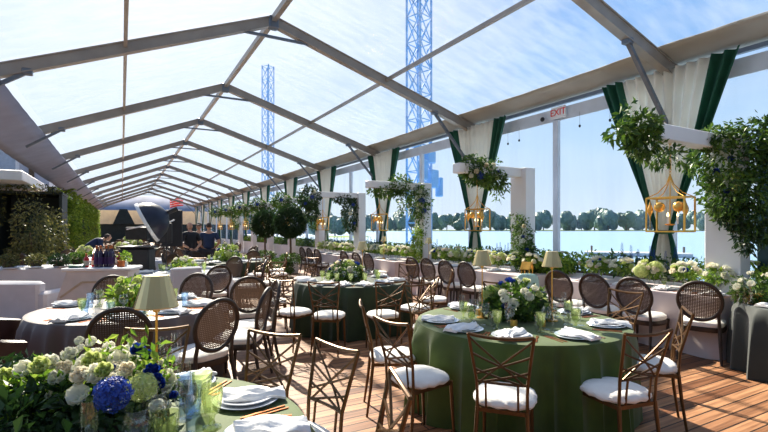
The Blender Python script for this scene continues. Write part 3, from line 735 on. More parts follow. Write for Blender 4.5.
def napkin_mesh(seed):
    rnd = random.Random(seed); a, b, c = [rnd.random()*6 for _ in range(3)]
    mb = MB(); nu, nv = 14, 20
    def wdt(v): return .062+.018*sin(v*5+a)+.03*max(0, v-.5)
    def top(u, v):
        x = (u-.5)*2*wdt(v)+.02*sin(v*4+b); y = -.11+.29*v
        drop = 0 if v < .72 else -(v-.72)*.055
        zz = .014+.014*sin(PI*u)+.007*sin(u*16+v*5+c)+.006*sin(v*13+u*4)
        return (x, y, zz+drop)
    def bot(u, v):
        p = top(u, v); return (p[0], p[1], min(p[2]-.010, .003+(0 if v < .72 else -(v-.72)*.055)))
    vs = [top(i/nu, j/nv) for j in range(nv+1) for i in range(nu+1)]; o = len(vs); vs += [bot(i/nu, j/nv) for j in range(nv+1) for i in range(nu+1)]
    f = []; W = nu+1
    for j in range(nv):
        for i in range(nu):
            q = (j*W+i, j*W+i+1, (j+1)*W+i+1, (j+1)*W+i); f += [q, tuple(o+k for k in reversed(q))]
    for j in range(nv): f += [(j*W, (j+1)*W, o+(j+1)*W, o+j*W), (j*W+nu, o+j*W+nu, o+(j+1)*W+nu, (j+1)*W+nu)]
    for i in range(nu): f += [(i, o+i, o+i+1, i+1), (nv*W+i, nv*W+i+1, o+nv*W+i+1, o+nv*W+i)]
    mb.add(vs, f); return mb.mesh('napkin', napm)
NAPS = [napkin_mesh(s) for s in range(4)]
SETN = [0]
def tw(name, me, x, y, z, rz, label, cat, group, sc=1.):
    return tag(link(name, me, None, (x, y, z), (0, 0, rz), sc), label, cat, group)
def setting(cx, cy, ang, R, where, grp, lod=0, glasses=True):
    """one place setting; ang = world angle of the seat seen from the table centre"""
    SETN[0] += 1; k = SETN[0]; u = Vector((cos(ang), sin(ang))); t = Vector((-u.y, u.x)); rz = ang-PI/2+PI  # local +y inward? napkin +y outward
    def P(a, b): return (cx+u.x*a+t.x*b, cy+u.y*a+t.y*b)
    pr = R-.205
    x, y = P(pr, 0)
    tw('charger_plate', CHARG, x, y, TZ+.001, 0, 'pale charger plate at the '+where, 'plate', grp+' charger plates')
    tw('dinner_plate', PLATE, x, y, TZ+.011, 0, 'white dinner plate at the '+where, 'plate', grp+' dinner plates')
    tw('napkin', NAPS[k % 4], x, y, TZ+.026, ang-PI/2+random.uniform(-.35, .35), 'white napkin at the '+where, 'napkin', grp+' napkins')
    if lod < 2:
        for nm, me, b, dsc in (('fork', FORK, -.185, 'copper fork'), ('knife', KNIFE, .185, 'inner copper knife'), ('knife', KNIFE, .215, 'outer copper knife')):
            x, y = P(pr, -b); tw(nm, me, x, y, TZ+.001, ang+PI/2+random.uniform(-.06, .06), dsc+' at the '+where, nm, grp+' cutlery')
    if glasses:
        x, y = P(pr-.24, -.14); tw('green_goblet', GOB, x, y, TZ+.001, 0, 'green cut-glass goblet at the '+where, 'glass', grp+' green goblets')
        x, y = P(pr-.30, -.04); tw('wine_glass', WINE, x, y, TZ+.001, 0, 'clear wine glass at the '+where, 'glass', grp+' wine glasses')
        if lod < 1: x, y = P(pr-.20, -.05); tw('champagne_flute', FLUTE, x, y, TZ+.001, 0, 'tall clear flute at the '+where, 'glass', grp+' flutes')

def make_lamp():
    t = thing('table_lamp', '', 'lamp')
    MB().lathe([(.001, 0), (.05, 0), (.052, .006), (.048, .012), (.018, .018), (.012, .05), (.001, .05)], 24).build('base', gold, t)
    MB().tube([(0, 0, .01), (0, 0, .52)], .0055, 10).build('pole', gold, t)
    n = 18; sh = MB()
    sh.loft([[(r*cos(2*PI*j/n), r*sin(2*PI*j/n), z) for j in range(n)] for (r, z) in ((.090, .495), (.0905, .50), (.052, .632), (.050, .635), (.001, .635))], cap=False)
    sh.build('lamp_shade', shadegold, t, False)
    MB().lathe([(.001, .47), (.014, .475), (.014, .52), (.001, .53)], 12).build('lamp_holder', gold, t)
    return t
lamp = make_lamp()

# near and middle round tables
T0 = (-.2, 2.15); T1 = (3.19, 3.14); T2 = (3.26, 6.88); T3 = (.07, 5.68); T4 = (2.43, 12.7); T5 = (1.06, 9.9)
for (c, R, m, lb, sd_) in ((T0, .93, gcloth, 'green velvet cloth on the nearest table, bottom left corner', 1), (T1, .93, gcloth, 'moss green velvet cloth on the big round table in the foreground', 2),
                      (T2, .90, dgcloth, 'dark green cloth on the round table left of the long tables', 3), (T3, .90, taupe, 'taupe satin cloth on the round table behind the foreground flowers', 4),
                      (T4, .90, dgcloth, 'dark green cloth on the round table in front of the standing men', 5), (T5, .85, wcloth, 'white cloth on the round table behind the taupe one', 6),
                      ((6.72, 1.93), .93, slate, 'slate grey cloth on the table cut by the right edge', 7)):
    round_cloth(c[0], c[1], R, m, lb, sd_); round_table(c[0], c[1], R-.01, 'folding table under the '+lb.split(' the ')[0].replace(' on', '')+', '+lb.split(' on ')[1])

# table 1 chairs and settings
C1 = [(2.26, 2.35, 'in the centre foreground, back to the camera'), (3.0, 2.06, 'in the right foreground'), (3.83, 2.32, 'right of the foreground green table, facing it'),
      (4.42, 3.1, 'at the far right of the foreground green table'), (3.95, 4.15, 'behind the foreground green table, right of the flowers'), (3.1, 4.38, 'behind the foreground green table, left of the flowers'),
      (2.12, 3.60, 'left of the foreground green table, the farther of two'), (1.98, 2.97, 'left of the foreground green table, the nearer of two')]
SN = ['front seat', 'right front seat', 'right seat', 'far right seat', 'right back seat', 'back seat', 'left back seat', 'left seat']
for i, (x, y, lb) in enumerate(C1):
    gchair(x, y, T1, 'bronze lattice-back chair '+lb)
    setting(T1[0], T1[1], math.atan2(y-T1[1], x-T1[0]), .93, SN[i]+' of the foreground green table', 'foreground table')
use(lamp, (3.42, 2.96, TZ), 0, 'brass table lamp right of the flowers on the foreground green table', 'table lamps')
use(lamp, (2.96, 3.38, TZ), 0, 'brass table lamp left of the flowers on the foreground green table', 'table lamps')
def bowl_flowers(label, loc, R=.24, H=.26, n=900, kinds='wbgwbcs', nf=22, m=lgt, group='low flower bowls on the round tables'):
    t = thing('flower_arrangement', label, 'flowers', loc, 0, group)
    MB().lathe([(.001, 0), (.07, 0), (.075, .01), (.12, .07), (.125, .10), (.118, .10), (.06, .02), (.001, .02)], 24).build('bowl', gold if R < .26 else walnut, t)
    leaves('foliage', t, [(0, 0, .13, R, R, H*.55), (0, 0, .10, R*1.15, R*1.15, .06)], n, .075, m, shell=.3)
    scatter(t, kinds, nf, (0, 0, .13), (R*.95, R*.95, H*.62), (1., 1.4), .05)
    return t
b1 = bowl_flowers('leafy bowl of green, white and blue flowers between the two brass lamps', (3.24, 3.22, TZ), .27, .34, 1500, 'wbgwsbGs', 26, lgt)
for a, s in ((.3, .2), (2.0, .22), (3.9, .16), (4.6, .2)):
    tw('tea_light', lathem('tea_light', [(.001, 0), (.03, 0), (.033, .05), (.031, .05), (.001, .045)], amber, 14), 3.2+cos(a)*(.3+s*.3), 3.2+sin(a)*(.3+s*.3), TZ+.001, 0, 'small amber glass tea light on the foreground green table', 'candle', 'amber tea lights')
for a in (0.2, 3.4, 4.3, 5.2): tw('tumbler', TUMC, T1[0]+.42*cos(a), T1[1]+.42*sin(a), TZ+.001, 0, 'clear ribbed tumbler near the middle of the foreground green table', 'glass', 'clear tumblers')

# table 0 (bottom left)
C0 = [(1.01, 1.73, 'cut by the bottom edge left of the foreground green table'), (1.03, 2.44, 'on the bare deck right of the nearest table'), (.82, 2.92, 'behind the plates of the nearest table'), (.2, 3.44, 'behind the foreground lamp')]
fr = 1.2
for (x, y, lb) in C0:
    d = Vector((x-T0[0], y-T0[1])); k = 1-.25/d.length
    gchair(T0[0]+d.x*k, T0[1]+d.y*k, T0, 'bronze lattice-back chair '+lb)
for ang, lb in ((.21, 'right side of the nearest table'), (.84, 'right back of the nearest table'), (1.5, 'back of the nearest table'), (-.35, 'bottom edge of the nearest table'), (2.4, 'far left of the nearest table')):
    setting(T0[0], T0[1], ang, .95, lb, 'nearest table', glasses=False)
use(lamp, (.134, 2.275, TZ), 0, 'largest brass table lamp, in the left foreground', 'table lamps')
def at(px, d, z):
    r_ = (px-384)/F*d; return (d*sin(YAW)+r_*cos(YAW), d*cos(YAW)-r_*sin(YAW), z)
for nm, me, px, d, lb in (('tumbler', TUMB, 186, 2.25, 'ribbed blue tumbler right of the foreground lamp'), ('tumbler', TUMB, 193, 2.12, 'ribbed blue tumbler standing in front of the other blue one'), ('champagne_flute', FLUTE, 184, 2.05, 'tall flute in front of the blue tumblers'),
                          ('green_goblet', GOB, 202, 2.15, 'green cut-glass goblet left of the napkin plates'), ('green_goblet', GOB, 212, 1.97, 'green cut-glass goblet nearest the napkin plates'), ('green_goblet', GOB, 166, 1.68, 'green cut-glass goblet at the bottom edge under the lamp'),
                          ('wine_glass', WINE, 137, 1.62, 'wine glass right of the blue hydrangea'), ('wine_glass', WINE, 155, 1.78, 'wine glass below the foreground lamp'), ('champagne_flute', FLUTE, 89, 1.58, 'slim flute left of the blue hydrangea'), ('champagne_flute', FLUTE, 162, 2.5, 'flute behind the foreground lamp pole'),
                          ('wine_glass', WINE, 186, 1.9, 'wine glass between the green goblets'), ('champagne_flute', FLUTE, 176, 2.6, 'slim flute behind the blue tumblers')):
    p = at(px, d, TZ+.001); tw(nm, me, p[0], p[1], p[2], 0, lb, 'glass', 'glasses on the nearest table', 1.12)
big = thing('flower_arrangement', 'sprawling foreground garden of leaves, white roses and a blue hydrangea', 'flowers', (T0[0], T0[1], TZ))
MB().bbox((0, 0, .04), (.5, .34, .08), .02, .4).build('trough', walnut, big)
def rel(px, d, z): p = at(px, d, z); return (p[0]-T0[0], p[1]-T0[1], p[2]-TZ)
def rb(px, d, z, rx, ry, rz_, w_=None):
    p = rel(px, d, z); return (p[0], p[1], p[2], rx, ry, rz_) + ((w_,) if w_ else ())
leaves('dark_foliage', big, [rb(95, 1.85, .86, .2, .2, .10), rb(130, 2.0, .87, .16, .18, .09), rb(70, 2.0, .88, .22, .2, .11), rb(25, 1.75, .88, .2, .2, .12), rb(5, 2.1, .88, .2, .2, .13)], 4200, .055, ldk, shell=.3)
leaves('bright_foliage', big, [rb(100, 1.95, .93, .2, .2, .09), rb(140, 2.05, .95, .14, .14, .08), rb(60, 2.0, .95, .2, .2, .09), rb(15, 1.9, .93, .18, .2, .08), rb(105, 2.05, 1.0, .18, .12, .06, .02)], 1500, .05, lbr, shell=.3)
leaves('broad_leaves', big, [rb(20, 1.65, .88, .12, .14, .09), rb(50, 1.75, .88, .14, .14, .09), rb(62, 1.6, .85, .1, .1, .09)], 60, .12, ldk, aspect=.5, shell=.3)
rnd = random.Random(5)
leaves('pointed_leaves', big, [rb(px_, 2.0, z_, .05, .05, .04) for px_, z_ in ((75, 1.0), (92, 1.07), (103, 1.1), (120, 1.08), (133, 1.1), (150, 1.1), (60, .98), (170, 1.02), (40, .96), (112, 1.0), (160, .98), (85, .98))], 100, .055, lbr, aspect=.36, outward=.3, droop=-.8)
for i in range(60):
    px = rnd.uniform(45, 172); d = rnd.uniform(1.75, 2.2); zz = .93+.14*(1-((px-105)/75)**2)+rnd.uniform(-.05, .03)-(2.2-d)*.22
    fl(big, rnd.choice('wcssgssc'), rel(px, d, zz), rnd.uniform(.4, .8), (-.25+rnd.uniform(-.5, .5), -.6, .8+rnd.uniform(-.2, .4)))
for i in range(14):
    px = rnd.uniform(60, 175); d = rnd.uniform(1.8, 2.2); fl(big, 'b', rel(px, d, rnd.uniform(.9, 1.03)), rnd.uniform(.6, .9), (-.2, -.6, .7))
for (k, px, d, y, s) in (('H', 113, 1.62, 394, .82), ('w', 100, 1.78, 377, 1.25), ('w', 83, 1.85, 371, 1.0), ('c', 84, 1.78, 378, 1.1), ('G', 142, 1.8, 387, .85), ('c', 118, 1.95, 371, 1.0), ('c', 128, 1.9, 372, 1.0), ('w', 50, 1.9, 366, 1.1), ('w', 72, 2.0, 357, 1.0), ('g', 93, 1.85, 363, 1.1),
                         ('w', 96, 2.05, 358, 1.0), ('s', 112, 2.05, 360, 1.1), ('s', 123, 2.0, 363, 1.2), ('s', 104, 2.1, 362, 1.1), ('b', 153, 1.95, 374, 1.2), ('b', 158, 1.9, 386, 1.0), ('b', 139, 2.05, 352, 1.1), ('b', 146, 2.1, 358, 1.0), ('g', 147, 1.95, 378, .9), ('s', 134, 2.1, 366, 1.1),
                         ('s', 168, 2.0, 384, 1.0), ('g', 44, 1.85, 369, 1.2), ('w', 57, 1.85, 381, 1.0), ('g', 106, 1.75, 373, 1.0), ('s', 82, 1.75, 398, 1.1), ('c', 65, 1.9, 371, 1.0), ('s', 132, 1.95, 380, .9), ('s', 88, 1.95, 366, 1.0), ('s', 150, 2.15, 366, 1.), ('g', 7, 1.9, 378, 1.), ('s', 28, 1.9, 372, 1.)):
    z = CH-(y-229)*d/F; fl(big, k, rel(px, d, z), s, (-.25+random.uniform(-.3, .3), -.7, .75))
tw('folded_napkin', NAPS[1], *at(22, 2.35, TZ+.001)[:2], TZ+.001, 1.2, 'crumpled white napkin left behind the foreground flowers', 'napkin', None)

# table 2
C2 = [(2.05, 6.12, 'left front of the dark green table in the middle'), (2.36, 5.66, 'front left of the dark green table in the middle'), (3.0, 5.36, 'front right of the dark green table in the middle'),
      (3.66, 5.6, 'right front of the dark green table in the middle'), (4.35, 6.1, 'right of the dark green table in the middle'), (2.05, 7.15, 'far left of the dark green table in the middle'), (4.4, 7.3, 'right back of the dark green table in the middle'), (3.3, 8.15, 'behind the dark green table in the middle')]
SN = ['left front seat', 'front left seat', 'front right seat', 'right front seat', 'right seat', 'left back seat', 'right back seat', 'back seat']
for i, (x, y, lb) in enumerate(C2):
    gchair(x, y, T2, 'bronze lattice-back chair, '+lb)
    setting(T2[0], T2[1], math.atan2(y-T2[1], x-T2[0]), .90, SN[i]+' of the dark green middle table'  , 'middle table', 1)
bowl_flowers('bowl of blue and cream flowers on the dark green table in the middle', (T2[0]-.1, T2[1], TZ), .26, .3, 900, 'wbgwcbcs', 22, lgt)
use(lamp, (3.42, 6.8, TZ), 0, 'brass table lamp on the dark green table in the middle', 'table lamps')
# table 3
C3 = [(-.01, 4.32, 'directly behind the foreground lamp, back to the camera'), (.74, 4.42, 'right front of the taupe table'), (1.30, 4.98, 'right of the taupe table, nearer of two seen edge-on'), (1.58, 5.6, 'right of the taupe table, farther of two seen edge-on'),
      (.9, 6.95, 'back right of the taupe table'), (-.1, 7.15, 'behind the taupe table')]
for (x, y, lb) in C3:
    d = Vector((x-T3[0], y-T3[1])); k = 1-.24/d.length; cchair(T3[0]+d.x*k, T3[1]+d.y*k, T3, 'dark oval cane-back chair '+lb)
for a, lb in ((-1.6, 'front of the taupe table'), (-1.0, 'right front of the taupe table'), (-.35, 'right of the taupe table'), (.6, 'right back of the taupe table'), (1.6, 'back of the taupe table'), (-2.3, 'left front of the taupe table'), (2.5, 'left of the taupe table')):
    setting(T3[0], T3[1], a, .9, lb, 'taupe table', 1)
bowl_flowers('airy bunch of lime and white flowers on the taupe table', (T3[0]+.05, T3[1]+.1, TZ), .22, .3, 700, 'gwgsg', 18, lbr)
for i, (a, r_) in enumerate(((-1.9, .5), (-.6, .45), (-.9, .5), (.3, .4), (-2.6, .45), (-1.3, .42), (2.4, .5), (-.2, .55))):
    tw('tumbler', TUMB, T3[0]+r_*cos(a), T3[1]+r_*sin(a), TZ+.001, 0, 'blue ribbed tumbler on the taupe table', 'glass', 'blue tumblers on the taupe table', 1.1)
cchair(1.5, 6.5, (1.9, 9.5), 'dark oval cane-back chair standing alone behind the taupe table, its back square to the camera')
# table 5 and 4
for a, lb in ((-1.3, 'front'), (-2.3, 'left front'), (-.3, 'right'), (.7, 'back right'), (2.0, 'back left'), (3.1, 'left')):
    cchair(T5[0]+1.25*cos(a), T5[1]+1.25*sin(a), T5, 'dark oval cane-back chair at the %s of the white-clothed round table' % lb)
    setting(T5[0], T5[1], a, .85, '%s of the white-clothed round table' % lb, 'white table', 2)
bowl_flowers('low bunch of lime flowers on the white-clothed round table', (T5[0], T5[1], TZ), .2, .22, 400, 'gws', 12, lbr)
for a, lb in ((-1.2, 'front right'), (-2.2, 'front left'), (-.2, 'right'), (.9, 'back right'), (2.0, 'back left'), (3.0, 'left')):
    (gchair if a in (-1.2, -.2, -2.2) else cchair)(T4[0]+1.25*cos(a), T4[1]+1.25*sin(a), T4, ('bronze lattice-back' if a in (-1.2, -.2, -2.2) else 'dark oval cane-back')+' chair at the %s of the green table before the standing men' % lb)
    setting(T4[0], T4[1], a, .9, '%s of the far green table' % lb, 'far green table', 2)
bowl_flowers('tall bunch of blue and lime flowers on the green table before the standing men', (T4[0], T4[1], TZ), .28, .55, 900, 'bgwGbc', 22, lbr)

# long tables along the clear wall
LT = [(6.32, 7.15, 2.98, 5.5, 'first'), (6.22, 7.1, 6.05, 9.6, 'second'), (6.1, 7.0, 10.3, 12.9, 'third'), (5.95, 6.85, 13.6, 16.2, 'fourth')]
LD = {'first': 'nearest long table', 'second': 'second long table', 'third': 'third long table', 'fourth': 'fourth long table'}
for (x0, x1, y0, y1, nm) in LT:
    rect_cloth(x0, x1, y0, y1, mauve, 'pale mauve cloth on the '+LD[nm]); long_table(x0, x1, y0, y1, 'folding table under the mauve cloth, '+LD[nm])
CB = {'first': [(6.3, 3.12), (6.06, 3.72), (6.04, 4.28), (6.02, 4.88)], 'second': [(5.98, 7.0), (5.97, 7.62), (5.96, 8.25), (5.96, 8.85)], 'third': [(5.86, 10.8), (5.86, 11.5), (5.86, 12.3)], 'fourth': [(5.7, 14.0), (5.7, 14.7), (5.7, 15.4)]}
PN = [['nearest the camera', 'second from the near end', 'third from the near end', 'farthest of four'], ['nearest the camera', 'second in line', 'third in line', 'last in line']]
for nm, cs in CB.items():
    for i, (x, y) in enumerate(cs):
        pn = (PN[0] if nm == 'first' else PN[1])[i]
        cchair(x, y, (x+1, y+(.35 if i == 0 and nm == 'first' else .08)), 'dark oval cane-back chair at the %s, %s' % (LD[nm], pn))
        x0 = [l[0] for l in LT if l[4] == nm][0]
        setting(x0+.5, y, PI, .5, '%s, seat %s' % (LD[nm], pn), LD[nm], 1 if nm == 'first' else 2, glasses=nm in ('first', 'second'))
def make_vase_flowers(kinds, label, m=lbr):
    t = thing('flower_arrangement', label, 'flowers')
    MB().lathe([(.001, 0), (.05, 0), (.052, .004), (.012, .02), (.012, .07), (.05, .10), (.06, .16), (.055, .17), (.045, .11), (.001, .09)], 20).build('glass_vase', clearg, t)
    mb = MB()
    for k in range(9):
        a = k*.7; mb.tube([(.01*cos(a), .01*sin(a), .10), (.05*cos(a), .05*sin(a), .2), (.09*cos(a), .09*sin(a), .26)], .003, 4)
    mb.build('stems', stemm, t)
    leaves('foliage', t, [(0, 0, .22, .15, .15, .08)], 260, .07, m, shell=.3)
    scatter(t, kinds, 22, (0, 0, .20), (.16, .16, .14), (1.0, 1.6), 0.)
    return t
va = make_vase_flowers('wcwgw', ''); vb = make_vase_flowers('cwbgcws', ''); vc = make_vase_flowers('gwGcwc', '')
for (x0, x1, y0, y1, nm) in LT:
    k = 0; y = y0+.22
    while y < y1-.15:
        kind = (va, vb, vc)[k % 3]; desc = ('ball of white and cream roses', 'bunch of cream roses with blue blooms', 'bunch of lime hydrangea and cream roses')[k % 3]
        use(kind, (x0+.50+.06*sin(k*2.1), y, TZ), k*1.3, desc+' in a glass vase on the '+LD[nm], 'flower vases on the '+LD[nm]); y += .44; k += 1
    # second smaller row towards the wall
    y = y0+.4
    while y < y1-.2:
        tw('tumbler', TUMC, x0+.32+.05*sin(y*9), y, TZ+.001, 0, 'clear tumbler among the vases on the '+LD[nm], 'glass', 'tumblers on the '+LD[nm]); y += .5
# glassware on slate table
ST = (6.72, 1.93)
for a, lb in ((2.6, 'left rim'), (1.7, 'back'), (3.4, 'near left rim')): setting(ST[0], ST[1], a, .93, '%s of the slate-clothed table' % lb, 'slate table', 1)
hur = lathem('hurricane_glass', [(.001, 0), (.055, 0), (.06, .01), (.06, .30), (.057, .30), (.055, .012), (.001, .01)], clearg, 20)
for i, (px, d, lb) in enumerate(((737, 5.3, 'left'), (749, 5.2, 'right'))):
    p = at(px, d, TZ+.001); tw('hurricane_glass', hur, p[0], p[1], p[2], 0, 'tall clear cylinder glass on the slate table, %s one of two' % lb, 'glass', None)
bowl_flowers('greyish leafy bunch on the slate table at the right edge', (*at(758, 5.3, TZ)[:2], TZ), .24, .3, 700, 'wsc', 12, lgt)
# hour lamps on far long tables
for (x, y, lb) in ((6.35, 11.3, 'on the third long table by the clear wall'), (6.4, 9.2, 'on the far end of the second long table')): use(lamp, (x, y, TZ), 0, 'brass table lamp '+lb, 'table lamps')
# gold house-shaped lantern + cushion at second table end
hl = thing('house_lantern', 'small gold house-shaped lantern at the near end of the second long table', 'lantern', (6.45, 6.15, TZ), .5)
mb = MB()
for y in (-.07, .07):
    mb.bar((-.11, y, 0), (-.11, y, .12), .014, .014).bar((.11, y, 0), (.11, y, .12), .014, .014).bar((-.13, y, .11), (0, y, .23), .014, .02).bar((.13, y, .11), (0, y, .23), .014, .02)
mb.build('frame', gold, hl, False)
rf = MB().bar((-.07, 0, .17), (-.069, 0, .171), .1, .01); rf = MB(); rf.add([(-.14, -.09, .11), (0, -.09, .24), (0, .09, .24), (-.14, .09, .11), (-.14, -.09, .10), (0, -.09, .23), (0, .09, .23), (-.14, .09, .10)], [(0, 1, 2, 3), (7, 6, 5, 4), (0, 4, 5, 1), (2, 6, 7, 3)])
rf.add([(.14, -.09, .11), (0, -.09, .24), (0, .09, .24), (.14, .09, .11), (.14, -.09, .10), (0, -.09, .23), (0, .09, .23), (.14, .09, .10)], [(3, 2, 1, 0), (4, 5, 6, 7), (1, 5, 4, 0), (3, 7, 6, 2)]); rf.build('roof', gold, hl, False)
cu = MB(); cu.ell((0, 0, .19), (.19, .07, .19), 20, 12, 0, .55); cu = cu.build('throw_pillow', mat('seafoam_pillow', (.38, .58, .52), .8, 0, .08, 10)); cu.location = (6.02, 5.72, TZ-.3); cu.rotation_euler = (-.15, 0, -.6); tag(cu, 'seafoam green pillow beside the house-shaped lantern', 'pillow')
# ledge bench that carries the pillow
bn = MB().bbox((6.15, 5.76, .24), (.75, .44, .46), .02).build('low_bench', whitep); tag(bn, 'low white bench between the two nearest long tables', 'bench')

# white planters with hedging along the clear wall
def make_planter():
    t = thing('planter_box', '', 'planter')
    MB().bbox((0, 0, .40), (.36, 1.5, .80), .012).build('box', whitep, t)
    MB().box((0, 0, .81), (.30, 1.44, .02)).build('soil', bark, t, False)
    return t
pl = make_planter()
shr = []
for k in range(4):
    blobs = [(random.uniform(-.05, .05), -.65+.22*j, .12+.06*random.random(), .2, .2, .15+.07*random.random()) for j in range(7)]
    t = thing('planter_shrub', '', 'plant')
    leaves('foliage', t, blobs, 1300, .075, (lbr, lgt, lbr, lgt)[k], shell=.3)
    mb = MB()
    for j in range(10): mb.tube([(0, -.6+.13*j, -.02), (random.uniform(-.1, .1), -.6+.13*j+random.uniform(-.1, .1), .2)], .005, 4)
    mb.build('stems', stemm, t); shr.append(t)
    if k in (1, 3):
        for j in range(7): fl(t, 'D', (random.uniform(-.12, .08), -.5+.14*j, .08+.1*random.random()), random.uniform(1., 1.4))
    else:
        scatter(t, 'wcg', 10, (0, 0, .12), (.2, .65, .18), (1.1, 1.5), .1)
y = 3.0; k = 0
while y < 34:
    x = 7.42; use(pl, (x, y, 0), 0, 'white planter box under the clear wall, '+('nearest of the row' if k == 0 else 'one of the row behind the long tables'), 'white planters' if k else None)
    use(shr[(0, 1, 0, 3, 2, 1)[k % 6]], (x, y, .82), 0, ('leafy hedge with white blooms' if (0, 1, 0, 3, 2, 1)[k % 6] in (0, 2) else 'leafy hedge with blue delphinium spikes')+(' in the planter nearest the camera' if k == 0 else ' in the white planters along the clear wall'), 'planter hedges'); y += 1.55; k += 1
# ferny clump hanging over the white box left of the first long table
garland('bright ferny clump spilling over the white planter left of the lantern', (7.15, 6.15, .95), [(0, 0, 0, .25, .45, .16), (-.12, 0, -.12, .15, .35, .14)], 1500, .09, m=lbr, group=None, droop=.5)

# ------------------------------------------------------------------ ball trees
def make_ball():
    t = thing('ball_tree', '', 'tree')
    MB().tube([(0, 0, .3), (.02, .01, .9), (0, 0, 1.5)], [.05, .04, .04], 8).build('trunk', bark, t)
    leaves('crown', t, [(0, 0, 1.86, .56, .56, .54), (0, 0, 1.80, .50, .50, .46)], 8000, .09, ldk, shell=1.2, outward=1)
    MB().bbox((0, 0, .2), (.5, .5, .4), .02).build('pot', whitep, t)
    leaves('underplanting', t, [(0, 0, .5, .42, .42, .2)], 900, .09, lgt)
    return t
bt = make_ball()
for (x, y, s, lb) in ((5.36, 16.5, 1.0, 'larger dark leafy ball tree, right of its pair'), (5.25, 19.5, .98, 'dark leafy ball tree, left of the larger one')):
    use(bt, (x, y, 0), 1.3*x+y, lb, 'ball trees', s)
for (x, y, lb) in ((4.6, 15.3, 'bushy green shrub on the deck under the larger ball tree'), (4.1, 17.2, 'bushy green shrub on the deck left of the ball tree trunks')):
    t = thing('low_shrub', lb, 'plant', (x, y, 0)); leaves('foliage', t, [(0, 0, .3, .45, .4, .3)], 1200, .1, lgt); MB().tube([(0, 0, 0), (0, 0, .3)], .02, 5).build('stem', bark, t)

cv = thing('covered_chair', 'chair hidden under a square white cover, behind the foreground lamp and the taupe table', 'chair', (*at(181, 7.75, 0)[:2], 0), .3)
cv['label'] = 'chair under a square white cover behind the taupe table'
MB().bbox((0, -.2, .73), (.50, .09, .50), .025).build('back_cover', wcloth, cv); MB().bbox((0, .03, .44), (.50, .46, .12), .03).build('seat_cover', wcloth, cv)
for sx in (-1, 1):
    for sy in (-1, 1): MB().tube([(sx*.2, .02+sy*.19, .42), (sx*.21, .02+sy*.2, 0)], .014, 6).build('leg', bronze, cv)

# ------------------------------------------------------------------ far tables down the tent
far = [(.2, 14.2, wcloth), (2.9, 17.4, dgcloth), (.0, 18.6, wcloth), (3.2, 21.5, mauve), (.6, 22.8, dgcloth), (3.3, 26, wcloth), (.5, 27.4, wcloth), (3.2, 31, mauve), (.3, 33, wcloth), (3.4, 36, wcloth), (-.9, 15.6, wcloth)]
for i, (x, y, m) in enumerate(far):
    nm = {'white_cloth': 'white', 'dark_green_velvet': 'dark green', 'mauve_cloth': 'mauve'}[m.name]
    round_cloth(x, y, .85, m, nm+' cloth on a round table far down the tent', 20+i)['group'] = 'far tablecloths'
    for k in range(7):
        a = k*2*PI/7+i; cchair(x+1.2*cos(a), y+1.2*sin(a), (x, y), 'dark oval cane-back chair at a round table far down the tent', 'far cane-back chairs')
        if k % 2 == 0: tw('dinner_plate', PLATE, x+.6*cos(a), y+.6*sin(a), TZ+.001, 0, 'white plate on a far round table', 'plate', 'far plates')
        if k % 2 == 0: tw('napkin', NAPS[k % 4], x+.6*cos(a), y+.6*sin(a), TZ+.02, a-PI/2, 'white napkin on a far round table', 'napkin', 'far napkins')
    t = use(va if i % 2 else vc, (x, y, TZ), i, 'bunch of pale flowers on a round table far down the tent', 'far table flowers', 1.)
for (x, y, rz) in ((2.7, 9.6, .3), (3.6, 10.1, 2.1), (2.2, 10.5, 1.2), (3.4, 11.4, -2.2)):
    use(gch, (x, y, 0), rz, 'bronze lattice-back chair standing in the aisle between the two dark green tables', 'aisle chairs')

# ------------------------------------------------------------------ bar counter, bottles, sofa on the left
bar = thing('bar_counter', 'white bar counter with a slanted side, dark bottles on top', 'counter', (-.25, 8.74, 0), -.35)
MB().bbox((0, 0, .97), (1.0, .55, .05), .01).build('counter_top', whitep, bar)
mb = MB(); mb.loft([[(-.62, -.3, 0), (.34, -.26, 0), (.34, .24, 0), (-.62, .24, 0)], [(-.6, -.3, .35), (.40, -.26, .35), (.40, .24, .35), (-.6, .24, .35)], [(-.42, -.26, .945), (.46, -.26, .945), (.46, .24, .945), (-.42, .24, .945)]]); mb.build('body', mat('counter_panel', (.66, .60, .56), .6, 0, .05), bar, False)
MB().bar((-.5, -.285, .55), (-.2, -.275, .78), .012, .03).bar((-.2, -.275, .78), (.38, -.27, .78), .012, .03).build('trim_moulding', mat('tan_moulding', (.52, .42, .30), .5), bar, False)
bott = []
def bottle(col, name, h=.29):
    m = mat(name, col, .15, 0, .1, 8, coat=.5)
    t = thing('wine_bottle', '', 'bottle')
    MB().lathe([(.001, 0), (.037, 0), (.038, .01), (.038, h*.6), (.030, h*.7), (.013, h*.78), (.013, h), (.001, h)], 14).build('glass_body', m, t)
    MB().lathe([(.0145, h*.86), (.015, h*1.01), (.001, h*1.012)], 10).build('cap', copper, t)
    MB().lathe([(.0385, h*.15), (.0388, h*.48)], 14).build('paper_label', mat(name+'_label', (.04, .012, .09) if col[2] > col[0] else (.6, .5, .4), .7), t)
    return t
bd = bottle((.02, .01, .05), 'dark_bottle_glass', .34); brd = bottle((.55, .02, .02), 'red_bottle_glass', .22)
def onbar(x, y): c, s = cos(-.35), sin(-.35); return (-.25+x*c-y*s, 8.74+x*s+y*c, .995)
for x, y, lb in ((-.06, -.1, 'leftmost of the dark row'), (.01, -.13, 'second of the dark row'), (.08, -.1, 'third of the dark row'), (.15, -.13, 'fourth of the dark row'), (.03, .02, 'behind the front row'), (.12, .02, 'behind the front row at right')):
    use(bd, onbar(x, y), 0, 'dark purple bottle on the white bar, '+lb, 'dark bottles on the bar')
